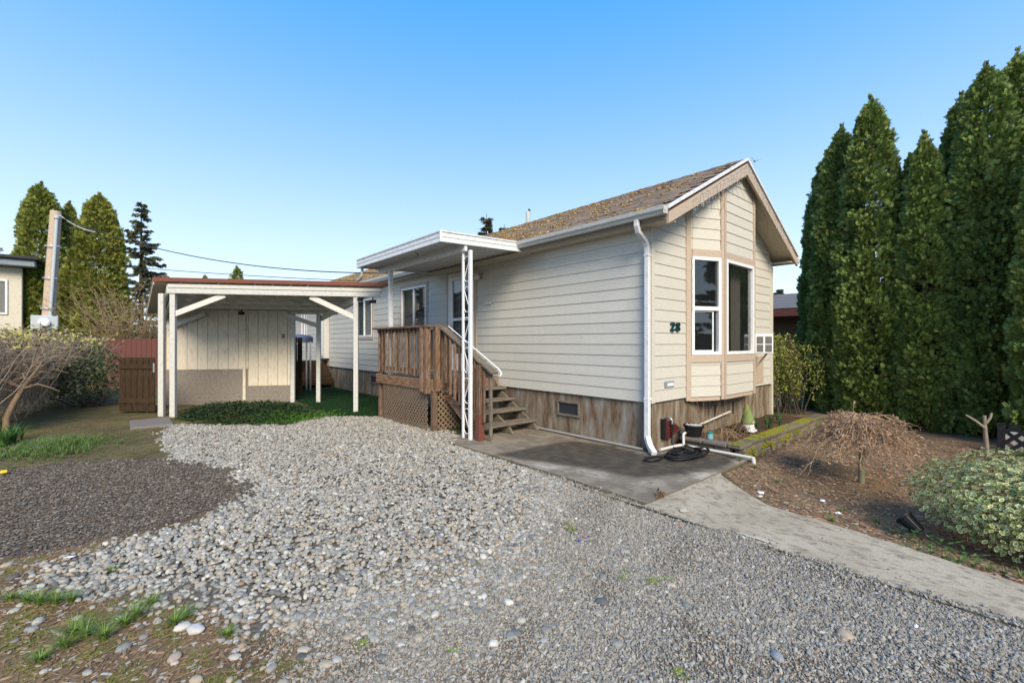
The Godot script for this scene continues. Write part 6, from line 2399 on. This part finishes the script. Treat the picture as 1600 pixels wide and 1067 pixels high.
	part("run", b.mesh(), M.pvc, t)
	b = MB.new()
	b.tube([Vector3(.55, .04, .17), Vector3(.55, .20, .165), Vector3(.58, .215, .16), Vector3(.66, .215, .15)], .02, 10)
	part("riser", b.mesh(), M.pvc, t)
	b = MB.new()
	b.tube([Vector3(.70, .20, .055), Vector3(1.5, .26, .05), Vector3(2.35, .33, .045)], .016, 8)
	part("sloping_run", b.mesh(), M.pvc, t)
	t = thing("wall_pipe", "grey pipe lying at the foot of the plywood skirting", "pipe")
	b = MB.new()
	b.tube([Vector3(-.055, .042, -.10), Vector3(-.05, .042, -1.2), Vector3(-.045, .042, -2.2)], .02, 8)
	part("run", b.mesh(), M.pvc_grey, t)
	# pot with pebbles, jar, gnome
	t = thing("black_pot", "round black plastic pot of pebbles on the planter corner", "pot", Vector3(.72, .168, .23))
	b = MB.new()
	b.lathe([Vector2(0, 0), Vector2(.095, 0), Vector2(.125, .13), Vector2(.14, .135), Vector2(.142, .165), Vector2(.128, .167), Vector2(.122, .12), Vector2(0, .12)], 24)
	part("tub", b.mesh(), M.black_plastic, t)
	var xf := []
	var cols := []
	for i in 90:
		var r := .105 * sqrt(q.randf())
		var an := q.randf() * TAU
		xf.append(Transform3D(spin2(q).scaled_local(Vector3(.02, .013, .017)), Vector3(cos(an) * r, .135 + q.randf_range(0, .025), sin(an) * r)))
		cols.append(Color(.30, .29, .27).lerp(Color(.55, .54, .52), q.randf()))
	scatter("pebbles", pebble_mesh(1, .3, 90, true), M.stone, xf, cols, t, true)
	t = thing("candle_jar", "small blue jar with teal lid on the planter edge", "jar", Vector3(.71, .168, .47))
	b = MB.new()
	b.lathe([Vector2(0, 0), Vector2(.038, 0), Vector2(.042, .01), Vector2(.042, .075), Vector2(.036, .085)], 20)
	part("glass", b.mesh(), M.jar_blue, t)
	b = MB.new()
	b.lathe([Vector2(.044, .078), Vector2(.044, .10), Vector2(.03, .104), Vector2(0, .104)], 20)
	part("lid", b.mesh(), M.jar_lid, t)
	t = thing("garden_gnome", "garden gnome with green pointed hat and white beard in the planter", "gnome", Vector3(2.05, .09, .45))
	t.scale = Vector3.ONE * 1.12
	b = MB.new()
	var tilt := Basis(Vector3(0, 0, 1), .16)
	b.lathe([Vector2(.088, .13), Vector2(.092, .145), Vector2(.076, .21), Vector2(.055, .29), Vector2(.034, .35), Vector2(.016, .385), Vector2(.0, .395)], 18, Transform3D(tilt, Vector3(.02, 0, 0)))
	part("hat", b.mesh(), M.gnome_green, t)
	b = MB.new()
	var body := ico(2)
	for f in body[1]:
		var p := []
		for k in 3:
			var v: Vector3 = body[0][f[k]]
			var w := v * Vector3(.088, .085, .08) * (1.0 + .10 * nz.get_noise_3dv(v * 3.0))
			if v.y < -.2: w += Vector3(.03, 0, .02) * (-v.y)
			p.append(w + Vector3(.0, .078, .0))
		b.face(p, p[0] + p[1] + p[2] - Vector3(0, .234, 0))
	part("beard", b.mesh(), M.gnome_white, t)
	b = MB.new()
	for sx in [-.045, .05]:
		for f in body[1]:
			var p := []
			for k in 3: p.append((body[0][f[k]] as Vector3) * Vector3(.04, .026, .055) + Vector3(sx, .02, .05))
			b.face(p, p[0] + p[1] + p[2] - 3.0 * Vector3(sx, .02, .05))
	part("boots", b.mesh(), M.gnome_white, t)
	b = MB.new()
	for f in ico(1)[1]:
		var v: Array = ico(1)[0]
		var cc := Vector3(-.03, .142, .078)
		b.face([v[f[0]] * .02 + cc, v[f[1]] * .02 + cc, v[f[2]] * .02 + cc], v[f[0]] + v[f[1]] + v[f[2]])
	part("nose", b.mesh(), M.trim, t)
	# tipped black flood lamp / nursery pot beside the bush
	t = thing("tipped_pot", "ribbed black nursery pot lying tipped under the bush", "pot", Vector3(-.60, -.02, 2.72))
	b = MB.new()
	var lay_ := Transform3D(Basis(Quaternion(Vector3.UP, Vector3(.22, .62, -.74).normalized())), Vector3(.03, .045, 0))
	b.lathe([Vector2(0, -.07), Vector2(.042, -.07), Vector2(.055, .05), Vector2(.066, .052), Vector2(.066, .068), Vector2(.052, .068), Vector2(.040, -.055), Vector2(0, -.055)], 22, lay_)
	part("tub", b.mesh(), M.black_plastic, t)
	b = MB.new()
	for i in 16:
		var an := TAU * i / 16.0
		b.bar(lay_ * Vector3(cos(an) * .043, -.065, sin(an) * .043), lay_ * Vector3(cos(an) * .056, .048, sin(an) * .056), .005, .005)
	part("ribs", b.mesh(), M.black_plastic, t)
	# bits of paper and shell
	var bits := [[-.50, 1.56, "torn scrap of white paper on the bed edge", .07], [-.41, 2.19, "folded white paper scrap lying in the middle of the bed", .05], [-.10, 1.99, "pale pink paper scrap farther up the bed", .045], [-.68, 1.62, "small white chip on the earth by the path bend", .04], [-5.68, -1.06, "flat white stone chip at the far edge of the river rock", .055], [-2.49, .81, "white bottle cap in the crushed gravel", .022], [-2.25, 2.95, "small white chip on the gravel near the path", .025]]
	for w in bits:
		b = MB.new()
		var r := w[3] as float
		var g := []
		for i in 7:
			var an := TAU * i / 7.0
			g.append(Vector3(cos(an) * r * q.randf_range(.5, .8), q.randf_range(.004, .014), sin(an) * r * q.randf_range(.3, .6)))
		for i in 7:
			b.face([Vector3(0, .018, 0), g[i], g[(i + 1) % 7]], Vector3.UP)
			b.face([Vector3(0, .0, 0), g[i], g[(i + 1) % 7]], Vector3.DOWN)
		one("paper_scrap", b.mesh(), M.paper, w[2], "scrap", Vector3(w[0], lay(w[0], w[1]) + .004, w[1]))
	b = MB.new()
	b.obox(Transform3D(Basis(Vector3(0, 1, 0), .6) * Basis(Vector3(1, 0, 0), .4), Vector3(0, .01, 0)), Vector3(.03, .006, .02), .002)
	one("blue_plastic_chip", b.mesh(), M.blue_bit, "bright blue plastic chip in the crushed gravel", "chip", Vector3(-2.80, lay(-2.8, 1.11) + .006, 1.11))
	b = MB.new()
	b.obox(Transform3D(Basis(Vector3(0, 1, 0), .3), Vector3(0, .03, 0)), Vector3(.06, .04, .05), .012)
	one("yellow_toy", b.mesh(), M.yellow_bit, "yellow plastic piece at the edge of the dark litter patch", "toy", Vector3(-6.42, .0, -4.30))
	# mortar patches: pale repairs on the path
	for w in [[-1.66, 1.34, .07, "pale square mortar patch on the path by the pad"], [-1.84, 1.98, .125, "long pale mortar smear along the path edge"]]:
		b = MB.new()
		var g := []
		for i in 10:
			var an := TAU * i / 10.0
			var rr: float = (w[2] as float) * q.randf_range(.45, 1.1)
			g.append(Vector3(cos(an) * rr * (.22 if w[2] > .12 else .8), .0, sin(an) * rr * (1.3 if w[2] > .12 else .7)))
		for i in 10: b.face([Vector3(0, .003, 0), g[i], g[(i + 1) % 10]], Vector3.UP)
		one("mortar_patch", b.mesh(), M.mortar, w[3], "mortar", Vector3((w[0] as float) + (.06 if w[2] > .12 else 0.0), .017, w[1]))
	# clump of dead leaves on the joint between pad and path
	t = thing("dead_plant", "dead brown weed clump in the joint of pad and path", "weed", Vector3(-1.50, .02, 1.02))
	xf = []; cols = []
	for i in 46:
		xf.append(Transform3D(spin2(q).scaled_local(Vector3.ONE * q.randf_range(.018, .04)), Vector3(q.randfn(0, .03), q.randf_range(.004, .04), q.randfn(0, .02))))
		cols.append(Color(.05, .032, .02).lerp(Color(.22, .12, .05), q.randf()))
	scatter("leaves", leaf_mesh(false, 1.0, .5), M.leaf, xf, cols, t, true)
	# stepping stone by the carport post
	b = MB.new()
	b.box(Vector3(-.32, -.05, -.55), Vector3(.28, .03, .45), .012)
	one("paving_slab", b.mesh(), M.block2, "grey paving slab before the left carport posts", "paving slab", Vector3(-4.98, 0, -7.25))
	# a few larger stones
	for w in [[-3.32, 1.72, .030, "dark oval stone alone in the middle of the drive"], [-3.02, 1.32, .022, "brown oval stone where river rock meets the drive"], [-2.62, 2.72, .032, "large tan stone on the drive near the path"], [-3.05, 2.55, .026, "grey stone beside a dirt patch on the drive"], [-5.12, .47, .034, "white flat stone at the foot of the river rock"], [-5.17, .40, .03, "pale stone touching the white flat one"], [-5.22, .66, .026, "tan stone lying alone on the brown earth"]]:
		var r: float = w[2]
		var k := [Color(.10, .105, .11), Color(.22, .17, .12), Color(.40, .33, .25), Color(.27, .28, .28), Color(.52, .50, .46), Color(.45, .44, .41), Color(.40, .31, .22)][q.randi_range(0, 6)] as Color
		if (w[3] as String).begins_with("dark"): k = Color(.10, .105, .11)
		if (w[3] as String).begins_with("brown"): k = Color(.22, .17, .12)
		if "tan" in (w[3] as String): k = Color(.40, .32, .24)
		if "white" in (w[3] as String) or "pale" in (w[3] as String): k = Color(.52, .50, .46)
		if (w[3] as String).begins_with("grey"): k = Color(.27, .28, .28)
		var m := part("stone", tint_mesh2(pebble_mesh(2, .3, 300 + int(r * 1000), true, Vector3(r * 1.4, r * .7, r)), k), M.stone, self, Vector3(w[0], lay(w[0], w[1]) + r * .35, w[1]))
		m.rotation.y = q.randf() * TAU
		tag(m, w[3], "stone")
	# bird near the gable peak
	b = MB.new()
	b.tube([Vector3(-.07, 0, 0), Vector3(-.03, .0, 0), Vector3(.02, .005, 0), Vector3(.06, .01, 0), Vector3(.085, .008, 0)], [.006, .017, .022, .014, .003], 8)
	for sz in [-1.0, 1.0]:
		var w0 := Vector3(.03, .01, .012 * sz)
		var w1 := Vector3(-.02, .008, .012 * sz)
		var w2 := Vector3(-.03, .06, .09 * sz)
		var w3 := Vector3(.01, .055, .085 * sz)
		b.face([w0, w1, w2, w3], Vector3.UP)
		b.face([w0 - Vector3(0, .004, 0), w1 - Vector3(0, .004, 0), w2 - Vector3(0, .003, 0), w3 - Vector3(0, .003, 0)], Vector3.DOWN)
	var bird := one("bird", b.mesh(), M.twig_grey, "small grey bird flying past the gable peak", "bird", Vector3(4.18, 5.14, -.24))
	bird.rotation = Vector3(.3, .7, .5)

func tint_mesh2(m: Mesh, c: Color) -> ArrayMesh:
	var a := m.surface_get_arrays(0)
	var cols := PackedColorArray()
	cols.resize((a[Mesh.ARRAY_VERTEX] as PackedVector3Array).size())
	cols.fill(c)
	a[Mesh.ARRAY_COLOR] = cols
	var r := ArrayMesh.new()
	r.add_surface_from_arrays(Mesh.PRIMITIVE_TRIANGLES, a)
	return r
